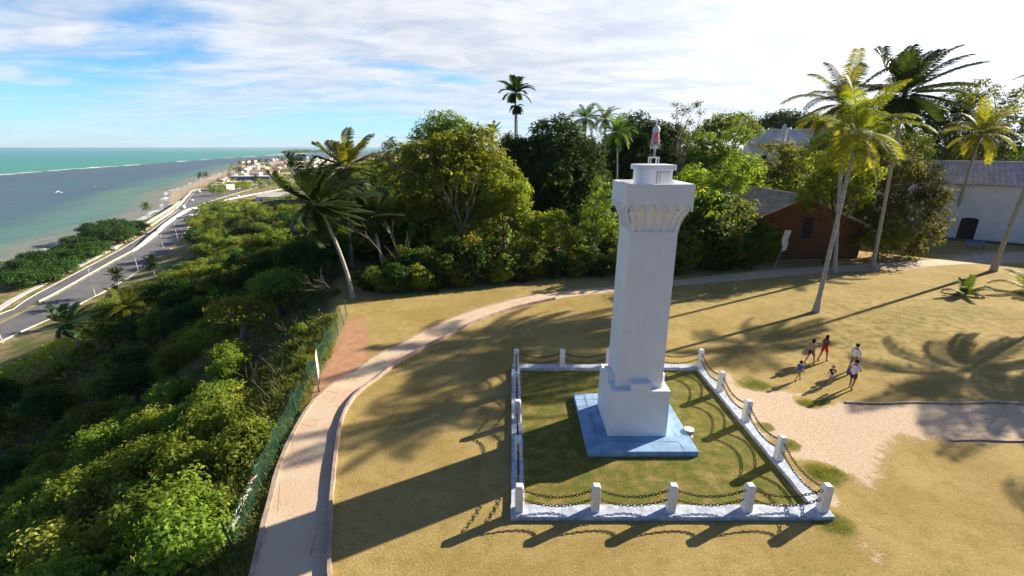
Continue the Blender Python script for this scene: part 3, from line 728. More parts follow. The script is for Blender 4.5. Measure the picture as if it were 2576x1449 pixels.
def gable_house(name, A, B, depth, eave, ridge, wallm, roofm, label, cat, over=.5, z0=-.6, thick=.18, group=None):
    """A->B is the front eave line (world), house extends to its left-hand side (away)"""
    A = Vector((A[0],A[1],0)); B = Vector((B[0],B[1],0)); t = (B-A); L = t.length; t.normalize(); ang = math.atan2(t.y,t.x)
    e = empty(name, (A.x,A.y,0), ang, label=label, cat=cat, group=group)
    mb = MB()
    prof_ = [(0,z0),(depth,z0),(depth,eave),(depth/2,ridge),(0,eave)]
    mb.loft([[(x,y,z) for y,z in prof_] for x in (0, L)]); mb.build('wall', wallm, e)
    sl = (ridge-eave)/(depth/2); zo = eave-over*sl+.12
    uvquad('roof', [(-over,-over,zo),(L+over,-over,zo),(L+over,depth/2,ridge+.12),(-over,depth/2,ridge+.12)], roofm, e, L, math.hypot(depth/2,ridge-eave), thick)
    uvquad('roof', [(L+over,depth+over,zo),(-over,depth+over,zo),(-over,depth/2+.01,ridge+.12),(L+over,depth/2+.01,ridge+.12)], roofm, e, L, math.hypot(depth/2,ridge-eave), thick)
    mb = MB(); mb.tube([(-over,depth/2,ridge+.16),(L+over,depth/2,ridge+.16)], .14, 8); mb.build('ridge_cap', roofm if wallm == M['orange'] else M['roofwhite'], e)
    return e
def opening(parent, x0, x1, z0, z1, y=0.0, arch=.25, frame=.28, wood=None, name='door', dm=None):
    """an arched door or window with a stone surround, on the y=0 face of its building"""
    n = 8
    def outl(g, zg):
        pts = [(x0-g, z0 if zg else z0-g), (x1+g, z0 if zg else z0-g), (x1+g, z1-arch)]
        xm = (x0+x1)/2; hw = (x1-x0)/2+g
        pts += [(xm+hw*math.cos(PI*k/n), z1-arch+(arch+g)*math.sin(PI*k/n)) for k in range(1, n)]
        pts += [(x0-g, z1-arch)]; return pts
    o = outl(0, True); fr = outl(frame, name == 'door')
    mb = MB(); N = len(o)
    mb.add([(x,y-.02,z) for x,z in o], [tuple(range(N))]); d = mb.build(name, dm or M['dark'], parent)
    mb = MB(); V = [(x,y-.022,z) for x,z in o]+[(x,y-.022,z) for x,z in fr]+[(x,y-.10,z) for x,z in o]+[(x,y-.10,z) for x,z in fr]; Fq = []
    for i in range(N):
        j = (i+1) % N
        if i == 0 and name == 'door': continue
        Fq += [(2*N+i,2*N+j,3*N+j,3*N+i),(i,j,2*N+j,2*N+i),(N+j,N+i,3*N+i,3*N+j)]
    mb.add(V, Fq); mb.build('door_surround' if name == 'door' else 'window_frame', M['wallwhite'] if frame > .2 else M['wallwhite'], d)
    if name == 'door':
        mb = MB(); mb.box((x0+x1)/2-.03, (x0+x1)/2+.03, y-.05, y-.022, z0+.05, z1-.1)
        for zz_ in (.3,.55,.8): mb.box(x0+.08, x1-.08, y-.045, y-.022, z0+(z1-z0)*zz_*.95-.04, z0+(z1-z0)*zz_*.95+.04)
        mb.build('door_panel', M['dark'], d)
    return d
ch = gable_house('church_building', (52.9,69.2), (80.0,49.0), 9.5, 7.75, 10.35, M['wallwhite'], M['tile_grey'], 'long white colonial building with arched dark door and weathered tile roof, at the right edge', 'building', .45)
opening(ch, 12.1, 13.9, 0, 3.2, -.003)
mb = MB(); mb.box(-.3, 33.8, -.12, -.005, 7.3, 7.62); mb.build('cornice', M['wallwhite'], ch)
mb = MB(); mb.box(-.2, 33.7, -.5, -.005, -.3, .28); mb.build('base_step', M['groove'], ch)
# ochre house, gable end to the right
oh = gable_house('ochre_house', (24.9,66.5), (25.4,50.4), 15.2, 3.95, 7.15, M['orange'], M['tile_brown'], 'ochre walled house with a mossy clay tile gable roof behind the dark hedge', 'house', .45)
Lh = math.hypot(.5, 16.1)
def end_opening(y0, y1, z0, z1):
    mb = MB(); mb.box(Lh-.1, Lh+.02, y0, y1, z0, z1); w_ = mb.build('window', M['dark'], oh)
    mb = MB()
    for a in ((y0-.12,y0,z0-.12,z1+.12),(y1,y1+.12,z0-.12,z1+.12),(y0,y1,z1,z1+.12),(y0,y1,z0-.12,z0)): mb.box(Lh-.1, Lh+.05, *a)
    mb.build('window_frame', M['groove'], w_)
end_opening(7.9, 9.1, 2.4, 4.9); end_opening(3.6, 4.6, 1.0, 2.6); end_opening(11.6, 12.6, 1.0, 2.6)
wc = gable_house('chapel_building', (57.5,113), (76.5,106), 11, 13.2, 16.4, M['wallwhite'], M['roofwhite'], 'white building with pale roof and small pinnacles rising above the trees in the distance', 'building', .4)
for x, h in ((-.1,1.3),(6.9,2.1),(7.9,1.2),(18.2,1.4)):
    mb = MB(); mb.loft([sq(.35,13,x,.4), sq(.35,14.4+h,x,.4), sq(.5,14.5+h,x,.4), sq(.12,15.6+h,x,.4)])
    mb.build('pinnacle', M['wallwhite'], wc)
for x in (3, 9, 14):
    mb = MB(); mb.box(x, x+1, -.05, .1, 8, 10.5); mb.build('window', M['dark'], wc)
# far masts on the skyline
for (px, y, top, wd) in ((1955,190,22.5,.25),(1898,200,18.5,.3),(2290,120,32.5,.1),(2112,110,25.5,.1)):
    u = (px-1288)/FPX; x = u*(y*_c)*1.0; x = (px-1288)/FPX*(y*_c+.3*(CAM_H-15))
    mb = MB(); mb.tube([(0,0,0),(0,0,top*.7),(0,0,top)], [wd,wd*.6,wd*.3], 6)
    if wd > .15:
        for k in range(3): mb.box(-.9+.2*k, .9-.2*k, -.1, .1, top*.8-k*.9, top*.8-k*.9+.35)
    o = mb.build('antenna_mast', M['metalgrey']); o.location = (x,y,0)
    tag(o, {1955:'thin antenna mast with crossbars on the skyline behind the palms, tallest of the far ones', 1898:'short stubby antenna on the skyline left of the tall mast', 2290:'bare thin pole rising above the right palm crowns into the white sky', 2112:'thin bare pole rising behind the left side of the large palm crown'}[px], 'antenna')

# ------------------------------------------------------------------ foliage generators
def rand_dirs(rng, n):
    v = rng.normal(size=(n,3)); return v/np.linalg.norm(v, axis=1, keepdims=True)
def leaf_quads(rng, Cn, N, size, wr=.5):
    n = len(Cn); N = N/np.linalg.norm(N, axis=1, keepdims=True)
    a = np.cross(N, rand_dirs(rng, n)); a /= np.linalg.norm(a, axis=1, keepdims=True)+1e-9; b = np.cross(N, a)
    s = (size*rng.uniform(.6, 1.35, n))[:,None] if np.isscalar(size) else size[:,None]
    # quad folded a little along its length
    V = np.stack([Cn-a*s*.5, Cn+b*s*wr*.5+N*s*.08, Cn+a*s*.55-N*s*.12, Cn-b*s*wr*.5+N*s*.08], 1).reshape(-1,3)
    F = np.arange(4*n).reshape(n,4)
    return V, F
def crown(rng, lumps, n, leaf, per=12, cr=.35, wr=.55, shell=.55, up=.35, under=.25):
    """lumps: (cx,cy,cz,rx,ry,rz). n leaf clumps shared out by surface"""
    A = np.array([l[3]*l[4]+l[4]*l[5]+l[3]*l[5] for l in lumps]); A = A/A.sum(); Cs = []; Ns = []
    for l, q in zip(lumps, A):
        k = max(1, int(n*q)); d = rand_dirs(rng, k)
        keep = (d[:,2] > -.25) | (rng.random(k) < under); d = d[keep]; k = len(d)
        rad = shell+(1-shell)*rng.random(k)**.5
        rad *= 1+.16*np.sin(d[:,0]*7+l[0]*5)*np.sin(d[:,1]*6+l[1]*3)+.10*np.sin(d[:,2]*13+l[2])
        Cs.append(np.array(l[:3])+d*rad[:,None]*np.array(l[3:6])); Ns.append(d)
    Cc = np.concatenate(Cs); Nn = np.concatenate(Ns)
    # drop clumps hidden well inside other lumps
    tint_c = rng.random(len(Cc))
    m = np.repeat(np.arange(len(Cc)), per); off = rand_dirs(rng, len(m))*rng.random(len(m))[:,None]**.5*cr*np.array([1,1,.7])
    P = Cc[m]+off; N = Nn[m]*.8+off/cr*.7+rng.normal(size=(len(m),3))*.45+np.array([0,0,up])
    V, F = leaf_quads(rng, P, N, leaf, wr)
    tint = np.clip(.55*tint_c[m]+.45*rng.random(len(m)), 0, 1)
    return V, F, tint
def limbs(mb, base, lumps, r0, rng, fork=.45, bend=.15):
    """trunk to a fork then limbs to every lump"""
    base = Vector(base); cen = Vector(tuple(np.mean([l[:3] for l in lumps], axis=0)))
    fk = base.lerp(cen, fork); fk += Vector((rng.uniform(-1,1), rng.uniform(-1,1), 0))*bend*(cen-base).length*.5
    m1 = base.lerp(fk, .5)+Vector((rng.uniform(-1,1), rng.uniform(-1,1), 0))*bend*.6
    mb.tube([base-Vector((0,0,.4)), base+Vector((0,0,.1)), m1, fk], [r0*1.5, r0*1.15, r0*.9, r0*.75], 8)
    for l in lumps:
        e = Vector(l[:3]); md = fk.lerp(e, .5)+Vector((rng.uniform(-1,1), rng.uniform(-1,1), rng.uniform(0,1)))*(e-fk).length*.14
        mb.tube([fk, md, e], [r0*.5, r0*.33, r0*.12], 6)
        for k in range(3):
            q = md.lerp(e, rng.uniform(.1,.8)); tdir = Vector((rng.uniform(-1,1), rng.uniform(-1,1), rng.uniform(-.1,1)))
            mb.tube([q, q+tdir*l[3]*.7], [r0*.16, r0*.04], 5)
def tree(name, loc, H, lumps, n, leaf, mat, label, cat='tree', group=None, per=12, cr=.4, wr=.55, r0=.25, seed=1, trunk=True, shell=.55, under=.25, tm=None):
    rng = np.random.default_rng(seed)
    e = empty(name, loc, 0, label=label, cat=cat, group=group)
    V, F, t = crown(rng, lumps, n, leaf, per, cr, wr, shell, under=under)
    link('crown', npmesh('crown', V, F, t), mat, e)
    if trunk:
        mb = MB(); limbs(mb, (0,0,0), lumps, r0, rng); link('trunk', mb.mesh('trunk'), tm or M['trunk'], e, True)
    return e
def rlumps(rng, H, Rr, n=7, zlo=.35, flat=.75):
    """random lumps filling a crown of radius Rr and top height H"""
    L = []
    for k in range(n):
        a = 2*PI*k/(n-1)+rng.uniform(-.5,.5); 
        if k == 0: rad = 0; z = H-Rr*.5
        else: rad = Rr*rng.uniform(.35,.62); z = H*(zlo+(1-zlo)*rng.uniform(.05,.62))
        s = Rr*rng.uniform(.38,.55)
        L.append((rad*math.cos(a), rad*math.sin(a), min(z, H-s*flat), s, s, s*flat))
    return L
def px_lumps(D, items, loc):
    """lumps given by where they stand in the view at distance D: (px, py, radius px, depth offset)"""
    out = []
    for px, py, r, dy in items:
        v = (py-724.5)/FPX; y = D+dy; t = y/(_c-v*_s); x = (px-1288)/FPX*t; z = CAM_H-(v*_c+_s)*t; rw = r/FPX*t
        out.append((x-loc[0], y-loc[1], z-loc[2], rw, rw, rw*.85))
    return out

# palms
def frond_geo(rng, L, az, el, droop, wind, nl=30, leafL=.26, wdt=.05, stiff=0.0, twist=0.0):
    """one feather frond: rachis strip + drooping leaflets in two segments. returns V,F"""
    d = np.array([math.cos(az)*math.cos(el), math.sin(az)*math.cos(el), math.sin(el)]); P = [np.zeros(3)]; D = []; n = 14; st = L/n
    for i in range(n):
        t = i/n; g = np.array([0,0,-1.0])*droop*(.25+1.5*t)/n*2.2; d = d+g+np.array(wind)*(.2+1.6*t)/n*2.0
        d = d/np.linalg.norm(d); D.append(d.copy()); P.append(P[-1]+d*st)
    D.append(D[-1]); P = np.array(P); D = np.array(D); V = []; F = []
    up = np.array([0,0,1.0])
    for i in range(n+1):
        s = np.cross(D[i], up); s /= np.linalg.norm(s)+1e-6; b = np.cross(s, D[i]); w_ = .045*(1-i/n*.85)
        V += [P[i]-s*w_, P[i]+b*w_*.7, P[i]+s*w_]
    for i in range(n):
        a = 3*i; F += [(a,a+1,a+4,a+3),(a+1,a+2,a+5,a+4)]
    T_ = [0]*len(F)
    for k in range(nl):
        t = .13+.86*(k+rng.uniform(-.2,.2))/nl; q = min(n-1e-3, max(0, t*n)); i = int(q); f_ = q-i
        p = P[i]*(1-f_)+P[i+1]*f_; dd = D[i]; s = np.cross(dd, up); s /= np.linalg.norm(s)+1e-6; b = np.cross(s, dd)
        ll = L*leafL*(math.sin(PI*(.12+.80*t))**.7)*rng.uniform(.85,1.1)
        tv = rng.uniform(.1, .95)
        for sg in (-1,1):
            o = s*sg*.80+dd*.62+b*(.22-stiff*0)+np.array(wind)*.35; o /= np.linalg.norm(o)
            dn = np.array([0,0,-1.0])*(.75*(1-stiff)+.1*rng.random())+np.array(wind)*.5
            m_ = p+o*ll*.5; o2 = o+dn; o2 /= np.linalg.norm(o2); e = m_+o2*ll*.5
            w0 = dd*wdt
            bse = len(V); V += [p-w0*.6, p+w0*.6, m_+w0, m_-w0, e+w0*.15, e-w0*.15]
            F += [(bse,bse+1,bse+2,bse+3),(bse+3,bse+2,bse+4,bse+5)]; T_ += [tv, tv]
    return V, F, T_
def palm_crown(seed, L=4.2, n=24, wind=(0,0,0), droop=1.0, elmin=-35, elmax=78, nl=30, leafL=.26, wdt=.05, stiff=0.0, bias=None):
    rng = np.random.default_rng(seed); V = []; F = []; Tt = []
    for k in range(n):
        az = k*2.399+rng.uniform(-.25,.25); q = (k+.5)/n; el = R(elmax+(elmin-elmax)*q**.85+rng.uniform(-8,8))
        v, f, t = frond_geo(rng, L*rng.uniform(.85,1.08)*(.8+.2*math.sin(PI*min(1, q*1.4))), az, el, droop*(.55+.5*q), wind, nl, leafL, wdt, stiff)
        b = len(V); V += v; F += [tuple(i+b for i in ff) for ff in f]; Tt += [min(1, max(0, x*.8+(.22 if q > .85 else 0)-.02)) for x in t]
    return npmesh('crown', np.array(V), np.array(F), np.array(Tt))
def palm_trunk(base, top, r0=.2, r1=.12, curve=.12, n=14, bulge=None):
    base = Vector(base); top = Vector(top); mb = MB(); pts = []; rad = []
    for i in range(n*2+1):
        t = i/(n*2); p = base.lerp(top, t); h = (top-base); side = Vector((h.x, h.y, 0))
        p = base+Vector((h.x*(t**(1+curve*6)), h.y*(t**(1+curve*6)), h.z*t))
        pts.append(p); rad.append((r0+(r1-r0)*t**.6)*(1+.05*(i % 2)) + (.13*max(0, 1-t*9)))
    mb.tube(pts, rad, 10); return mb.mesh('trunk')
def palm(name, base, top, crown_me, mat, label, scale=1.0, rz=0, r0=.19, r1=.11, curve=.12, nuts=False, group=None, tm=None):
    e = empty(name, base, 0, label=label, cat='palm tree', group=group)
    t = Vector(top)-Vector(base)
    link('trunk', palm_trunk((0,0,-.3), t, r0, r1, curve), tm or M['palmtrunk'], e, True)
    cr_ = link('crown', crown_me, mat, e); cr_.location = t; cr_.scale = (scale,)*3; cr_.rotation_euler = (0,0,rz)
    if nuts:
        mb = MB(); rg = random.Random(3)
        for k in range(9):
            a = k*.9; c = (t.x+.28*math.cos(a), t.y+.28*math.sin(a), t.z-.28-rg.random()*.2)
            mb.lathe([(.001,-.13),(.08,-.09),(.11,0),(.08,.09),(.001,.13)], 8, c)
        mb.build('coconuts', M['leaf_olive'] if False else M['kerb'], e, True)
    return e
WIND = (.80,.12,.42)
PC = dict(
  calm=palm_crown(1, 4.4, 26, (.14,.02,0), .8), calm2=palm_crown(2, 4.2, 24, (.12,.05,0), .9),
  lush=palm_crown(3, 5.0, 25, (.10,0,0), .75, -45, 80, 40, .25, .045),
  windy=palm_crown(4, 4.9, 34, WIND, .62, -55, 85, 42, .29, .055), windy2=palm_crown(5, 4.2, 26, (.95,.2,.35), .45, -30, 80, 40, .29, .055),
  royal=palm_crown(6, 3.6, 16, (.12,0,0), .75, -5, 80, 40, .30, .07, .5),
  small=palm_crown(7, 3.0, 16, (.35,.05,0), .9, -35, 75, 18, .30, .07), small2=palm_crown(8, 3.0, 14, (.45,.1,0), 1.0, -35, 75, 18, .30, .07),
  tiny=palm_crown(9, 3.0, 11, (.4,.1,0), .9, -30, 70, 9, .34, .14))
def zpt(px, py, y):
    v = (py-724.5)/FPX; t = y/(_c-v*_s); return Vector(((px-1288)/FPX*t, y, CAM_H-(v*_c+_s)*t))
def g0(px, py): x, y = G(px, py); return Vector((x, y, 0))

palm('coconut_palm', g0(2052,785), zpt(2158,335,34.5), PC['lush'], M['palm_yellow'], 'tall coconut palm with slightly leaning pale trunk rising from the lawn right of the tower', 1.0, .3, .19, .11, .04, True)
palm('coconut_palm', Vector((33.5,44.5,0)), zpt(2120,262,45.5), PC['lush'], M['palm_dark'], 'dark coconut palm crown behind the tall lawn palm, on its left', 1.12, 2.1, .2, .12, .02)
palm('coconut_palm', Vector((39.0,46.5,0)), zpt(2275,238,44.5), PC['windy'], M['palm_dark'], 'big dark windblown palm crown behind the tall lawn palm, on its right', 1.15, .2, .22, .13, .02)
palm('coconut_palm', g0(2385,598), zpt(2468,335,60), PC['lush'], M['palm_yellow'], 'yellow green coconut palm leaning in front of the white church wall', 1.05, 1.3, .22, .14, .03, True)
palm('coconut_palm', g0(2498,682), zpt(2690,200,47), PC['lush'], M['palm_green'], 'leaning palm trunk by the path at the right edge, crown beyond the frame', .85, 2.2, .24, .14, .03)
# palms standing to the right of the view whose shadows lie on the lawn
palm('coconut_palm', Vector((48,35,0)), Vector((48.8,35.2,11.0)), PC['lush'], M['palm_green'], 'coconut palm beyond the right edge casting a crown shadow on the lawn', 1.1, .7)
palm('coconut_palm', Vector((42.4,28.2,0)), Vector((42.1,28.4,8.2)), PC['calm'], M['palm_green'], 'low coconut palm beyond the right edge shading the walkway', .85, .1)
palm('coconut_palm', Vector((44.3,22.4,0)), Vector((44.1,22.6,10.5)), PC['calm2'], M['palm_green'], 'coconut palm beyond the lower right corner of the view', 1.1, .1)
palm('coconut_palm', g0(888,748), zpt(800,515,35.5), PC['windy'], M['palm_yellow'], 'windswept coconut palm with curved pale trunk at the slope edge, left of the trees', 1.0, .2, .19, .12, .10, True)
palm('coconut_palm', Vector((-17.5,47,-1)), zpt(872,420,47), PC['windy2'], M['palm_yellow'], 'tall windblown palm with upright fronds behind the curved palm', 1.05, 1.4, .18, .11, .05)
palm('coconut_palm', Vector((-12.0,40.5,0)), zpt(935,545,42), PC['windy'], M['palm_dark'], 'dark drooping palm between the curved palm and the leafy bright tree', .85, 2.8, .18, .11, .08)
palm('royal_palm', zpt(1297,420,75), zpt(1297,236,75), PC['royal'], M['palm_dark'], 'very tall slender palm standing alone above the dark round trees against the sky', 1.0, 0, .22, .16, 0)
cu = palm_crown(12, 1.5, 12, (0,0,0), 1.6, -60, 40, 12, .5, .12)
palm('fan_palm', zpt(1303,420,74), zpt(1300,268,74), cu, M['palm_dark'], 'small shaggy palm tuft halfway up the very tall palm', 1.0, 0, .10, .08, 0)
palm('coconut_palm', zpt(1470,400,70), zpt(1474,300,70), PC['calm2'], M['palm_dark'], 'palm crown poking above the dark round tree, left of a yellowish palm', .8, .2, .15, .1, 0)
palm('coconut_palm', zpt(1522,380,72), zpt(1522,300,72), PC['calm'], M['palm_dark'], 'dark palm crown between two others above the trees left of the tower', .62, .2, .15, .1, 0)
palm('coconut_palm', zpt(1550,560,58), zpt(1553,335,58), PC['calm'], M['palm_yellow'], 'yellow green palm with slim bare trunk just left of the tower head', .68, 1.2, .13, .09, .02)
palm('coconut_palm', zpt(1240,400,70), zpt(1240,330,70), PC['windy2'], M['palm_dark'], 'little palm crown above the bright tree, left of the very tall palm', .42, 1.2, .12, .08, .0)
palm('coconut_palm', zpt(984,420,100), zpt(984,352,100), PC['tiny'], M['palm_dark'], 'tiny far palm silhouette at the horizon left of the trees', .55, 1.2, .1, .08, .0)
e = empty('young_palm', g0(2428,742), .4, label='small young palm sprouting from the lawn near the right edge', cat='palm tree')
link('crown', palm_crown(21, 2.2, 11, (-.15,0,0), .8, 20, 75, 20, .25, .05), M['palm_green'], e)
e = empty('young_palm', g0(2592,735), .4, label='young palm with long arching fronds cut by the right edge', cat='palm tree')
link('crown', palm_crown(22, 3.4, 12, (-.1,0,0), .9, 5, 70, 24, .25, .05), M['palm_yellow'], e)

# ------------------------------------------------------------------ the trees behind the lawn
def btree(D, items, n, leaf, mat, label, seed, name='broadleaf_tree', per=12, cr=.45, r0=.3, bx=None, group=None, shell=.5, wr=.55, under=.3, z=0, tm=None, trunk=True):
    lm = px_lumps(D, items, (0,0,0)); x = np.mean([l[0] for l in lm]) if bx is None else bx
    y = D; lm = [(l[0]-x, l[1]-y, l[2]-z, l[3], l[4], l[5]) for l in lm]
    return tree(name, (x,y,z), 0, lm, n, leaf, M[mat], label, group=group, per=per, cr=cr, wr=wr, r0=r0, seed=seed, shell=shell, under=under, tm=tm, trunk=trunk)
btree(50, [(1130,380,62,0),(1200,365,55,1),(1060,400,55,1),(1240,430,60,0),(1160,455,75,-1),(1080,470,70,-1),(1265,500,58,0),(1010,445,50,2),(1190,530,65,-1),(1060,540,60,0),(1000,520,45,1)], 2500, .37, 'leaf_olive', 'broad bright olive green leafy tree, largest of the trees left of the tower', 31, r0=.4, cr=.6, per=13)
btree(47.2, [(1290,520,42,0),(1300,480,36,0),(1250,470,34,0),(1215,495,30,-.5),(1310,545,30,0)], 420, .32, 'leaf_olive', 'olive yellow tree crown glowing at the right side of the bright olive tree', 32, r0=.18, cr=.5)
btree(45.5, [(1180,585,42,0),(1120,595,34,0),(1220,575,30,.5),(1150,560,24,.5)], 330, .27, 'leaf_yellow', 'low spreading shrubby tree with pale yellow green leaves on bare branches', 33, r0=.12, cr=.42, tm=M['branch'])
btree(62, [(1400,360,75,0),(1330,400,62,0),(1460,390,58,0),(1395,440,85,-2),(1310,460,50,1),(1475,460,58,-1),(1420,520,70,-2),(1345,520,60,-1),(1290,370,36,2),(1480,520,45,0)], 3600, .46, 'leaf_dark', 'huge dark round mango tree left of the tower', 34, r0=.55, cr=.8, per=13, wr=.4)
btree(78, [(1600,345,62,0),(1650,360,55,1),(1560,380,55,0),(1620,420,75,-2),(1690,350,45,3),(1550,460,60,0),(1650,470,60,0)], 2400, .5, 'leaf_dark', 'dark tree mass directly behind the tower head', 35, r0=.5, cr=.9)
btree(46.8, [(1370,572,42,0),(1400,555,34,0),(1335,590,36,0),(1410,590,30,-.5)], 380, .28, 'leaf_bright', 'small fresh green tree beside the hedge, midway between bright tree and tower', 36, r0=.14, cr=.42)
btree(47.5, [(1500,540,45,0),(1520,500,34,0),(1525,580,38,0),(1480,590,38,0),(1505,465,22,0)], 460, .26, 'leaf_mid', 'upright green shrub touching the left side of the tower shaft', 37, r0=.14, cr=.42)
btree(76, [(1110,322,48,0),(1150,330,42,0),(1070,345,38,1),(1120,360,50,0)], 600, .42, 'leaf_mid', 'dark domed treetop rising behind the bright olive tree', 38, r0=.3, cr=.8)
btree(64, [(1000,390,40,0),(960,410,32,0),(1030,420,45,0),(1000,450,50,-1)], 520, .36, 'leaf_mid', 'green tree behind the windblown palms', 39, r0=.3, cr=.6)
btree(54, [(900,500,55,0),(950,470,50,0),(870,560,55,0),(940,560,70,-1),(900,620,60,-1),(990,600,55,0)], 900, .33, 'leaf_dark', 'dark tree tangled behind the curved palm trunk', 40, r0=.3, cr=.6, z=-1)
btree(75, [(1790,385,48,0),(1745,420,45,0),(1835,400,44,0),(1850,350,40,2),(1760,360,38,1),(1700,400,40,1),(1790,450,60,-2)], 1150, .38, 'leaf_mid', 'mid green tree to the right of the tower head', 41, r0=.35, cr=.7)
btree(60, [(1770,480,50,0),(1830,470,48,0),(1880,430,45,1),(1720,500,40,0),(1800,520,42,0),(1740,450,40,1)], 900, .32, 'leaf_bright', 'bright green tree overhanging the ochre house roof', 42, r0=.3, cr=.6)
btree(82, [(1960,385,30,0),(1925,375,22,0),(1990,380,26,0),(1960,420,40,0),(2000,440,48,0),(1920,440,40,0),(1960,470,50,-1),(2010,400,36,0)], 620, .42, 'leaf_olive', 'olive tree in front of the distant white building', 43, r0=.3, cr=.7)
btree(100, [(1820,320,42,0),(1865,312,34,3),(1790,335,36,0),(1885,335,30,0)], 480, .55, 'leaf_mid', 'domed tree on the skyline right of the lantern', 44, r0=.4, cr=1.0)
btree(150, [(1960,312,36,0),(1990,305,34,0),(1930,315,30,0),(2030,318,38,0),(1905,318,24,0),(2060,325,30,0)], 650, .8, 'leaf_dark', 'dark flat treeline on the skyline behind the white building', 45, r0=.5, cr=1.5)
btree(70, [(1700,262,8,0),(1720,280,14,0),(1750,262,12,0),(1765,285,9,0),(1735,310,12,0),(1700,290,10,0),(1712,330,12,0),(1755,320,9,0)], 110, .30, 'leaf_brown', 'sparse twiggy tree with thin leaves against the sky right of the lantern', 46, r0=.22, cr=.6, tm=M['branch'], per=7)
btree(53, [(2240,430,75,0),(2170,470,70,0),(2300,450,60,.5),(2130,540,58,0),(2215,560,75,-1),(2300,540,62,-.5),(2345,500,40,0),(2330,590,44,-1),(2270,620,40,-1),(2110,460,52,1),(2190,380,48,1),(2060,480,45,1.5),(2060,560,30,1)], 2500, .34, 'leaf_brown', 'large tree with olive and brown leaves right of the tall lawn palm, before the church', 47, r0=.42, cr=.65, bx=38)
btree(47.8, [(2085,455,45,0),(2150,490,42,0),(2045,500,40,.5),(2120,420,42,0),(2175,440,40,0),(2060,410,34,1)], 750, .3, 'leaf_olive', 'olive tree with a bare twin trunk between the ochre house and the tall lawn palm', 53, r0=.24, cr=.5, bx=34.6)
btree(49.5, [(2215,600,40,0),(2240,570,30,0),(2180,610,28,0),(2260,600,26,0)], 300, .27, 'leaf_bright', 'fresh green sapling under the large brown leaved tree', 48, r0=.12, cr=.4)
btree(84, [(2330,340,60,0),(2400,310,62,1),(2460,340,60,0),(2300,290,45,2),(2370,280,48,1),(2430,260,38,1),(2520,330,60,0),(2560,380,60,0),(2440,390,60,-1),(2340,390,55,0)], 1900, .45, 'leaf_dark', 'dark tree mass behind the church roof at right', 49, r0=.6, cr=1.0)
btree(80, [(2420,225,22,0),(2465,215,18,0),(2500,235,22,0),(2445,250,26,0),(2560,240,22,0),(2540,265,26,0)], 230, .42, 'leaf_mid', 'loose treetop against the bright sky at the upper right', 50, r0=.3, cr=.8, per=8)
btree(70, [(2100,360,50,0),(2060,390,50,0),(2160,350,55,1),(2230,350,50,2),(2290,370,50,2),(2060,420,48,0)], 900, .40, 'leaf_mid', 'green trees filling the gap behind the tall lawn palm', 51, r0=.4, cr=.8)
btree(70, [(1220,430,60,0),(1280,440,48,0),(1180,400,50,0)], 500, .42, 'leaf_dark', 'dark tree between the bright olive tree and the mango tree', 52, r0=.4, cr=.8)
# bare branches fanning out of the bright tree
def bare(loc, dirs, label, seed, r=.05, name='bare_shrub', mat='branch'):
    rg = random.Random(seed); mb = MB()
    def grow(p, d, L, r, dep):
        q = p+d*L*.5+Vector((rg.uniform(-1,1),rg.uniform(-1,1),rg.uniform(-1,1)))*L*.05; e_ = q+(d+Vector((rg.uniform(-1,1),rg.uniform(-1,1),rg.uniform(-.3,.6)))*.25).normalized()*L*.5
        mb.tube([p,q,e_], [r,r*.8,r*.5], 5)
        if dep:
            for _ in range(rg.choice((2,3))):
                grow(rg.choice((q,e_,e_)), (d+Vector((rg.uniform(-1,1),rg.uniform(-1,1),rg.uniform(-.4,.8)))*.55).normalized(), L*rg.uniform(.45,.7), r*.5, dep-1)
    for d, L in dirs: grow(Vector((0,0,0)), Vector(d).normalized(), L, r, 3)
    o = mb.build(name, M[mat]); o.location = loc; return tag(o, label, 'shrub')
bare(zpt(1085,455,47), [((-1,-.2,.42),3.6),((-1,-.1,.1),2.6)], 'fan of bare twigs reaching left from the bright olive tree', 1, .05)
bare(zpt(1160,590,45), [((-.1,-.1,1),3.2),((.35,-.1,1),3.4),((-.35,0,1),2.4)], 'bare pale branches standing in front of the bright olive tree', 2, .07)
bare(Vector((-10,40,0)), [((-.6,-.1,1),3.5),((-.2,-.2,1),3),((.3,0,1),2.6)], 'tangle of bare stems by the foot of the dark palm', 3, .05)
bare(Vector((-15.2,38.5,-.5)), [((-.8,-.4,.6),2.4),((-.4,-.6,.5),2),((.5,-.5,.3),1.5)], 'dead grey twigs on the slope edge beside the curved palm', 4, .05)

for i, (px, py, k) in enumerate(((75,1050,.9),(690,1020,.4),(640,985,.5),(705,960,.4),(430,860,.8),(740,860,.5),(250,1330,.45),(760,770,.7),(820,730,.7))):
    p = at(px, py); p.z += .3; bare(p, [((-.5,-.3,1),2.2*k),((.2,.2,1),2.0*k),((.6,-.2,.8),1.6*k)], ('pale bare branching shrub standing out of the dark left slope' if px < 300 else 'grey leafless twigs among the bushes of the slope'), 50+i, .028*k)['group'] = 'leafless shrubs on the slope'
# leaning white lamp or banner on a thin pole by the hedge
e = empty('banner_pole', g0(1945,682), 0, label='pale tattered banner on a thin bent pole at the end of the dark hedge', cat='banner')
mb = MB(); mb.tube([(0,0,0),(.25,0,1.3),(.7,.1,2.8),(.85,.1,4.2)], .04, 6); mb.build('pole', M['metalgrey'], e)
mb = MB(); rg = random.Random(4); V = []
for i in range(7):
    for k in range(4): V.append((.45+k*.22+.06*math.sin(i*1.7)-.02*i+(.12 if i > 4 else 0)*(1.5-k)*.6, .05+.07*math.sin(k*2+i), 4.35-i*.36))
mb.add(V, [(i*4+k,i*4+k+1,(i+1)*4+k+1,(i+1)*4+k) for i in range(6) for k in range(3)]); mb.build('banner', M['concrete'], e)

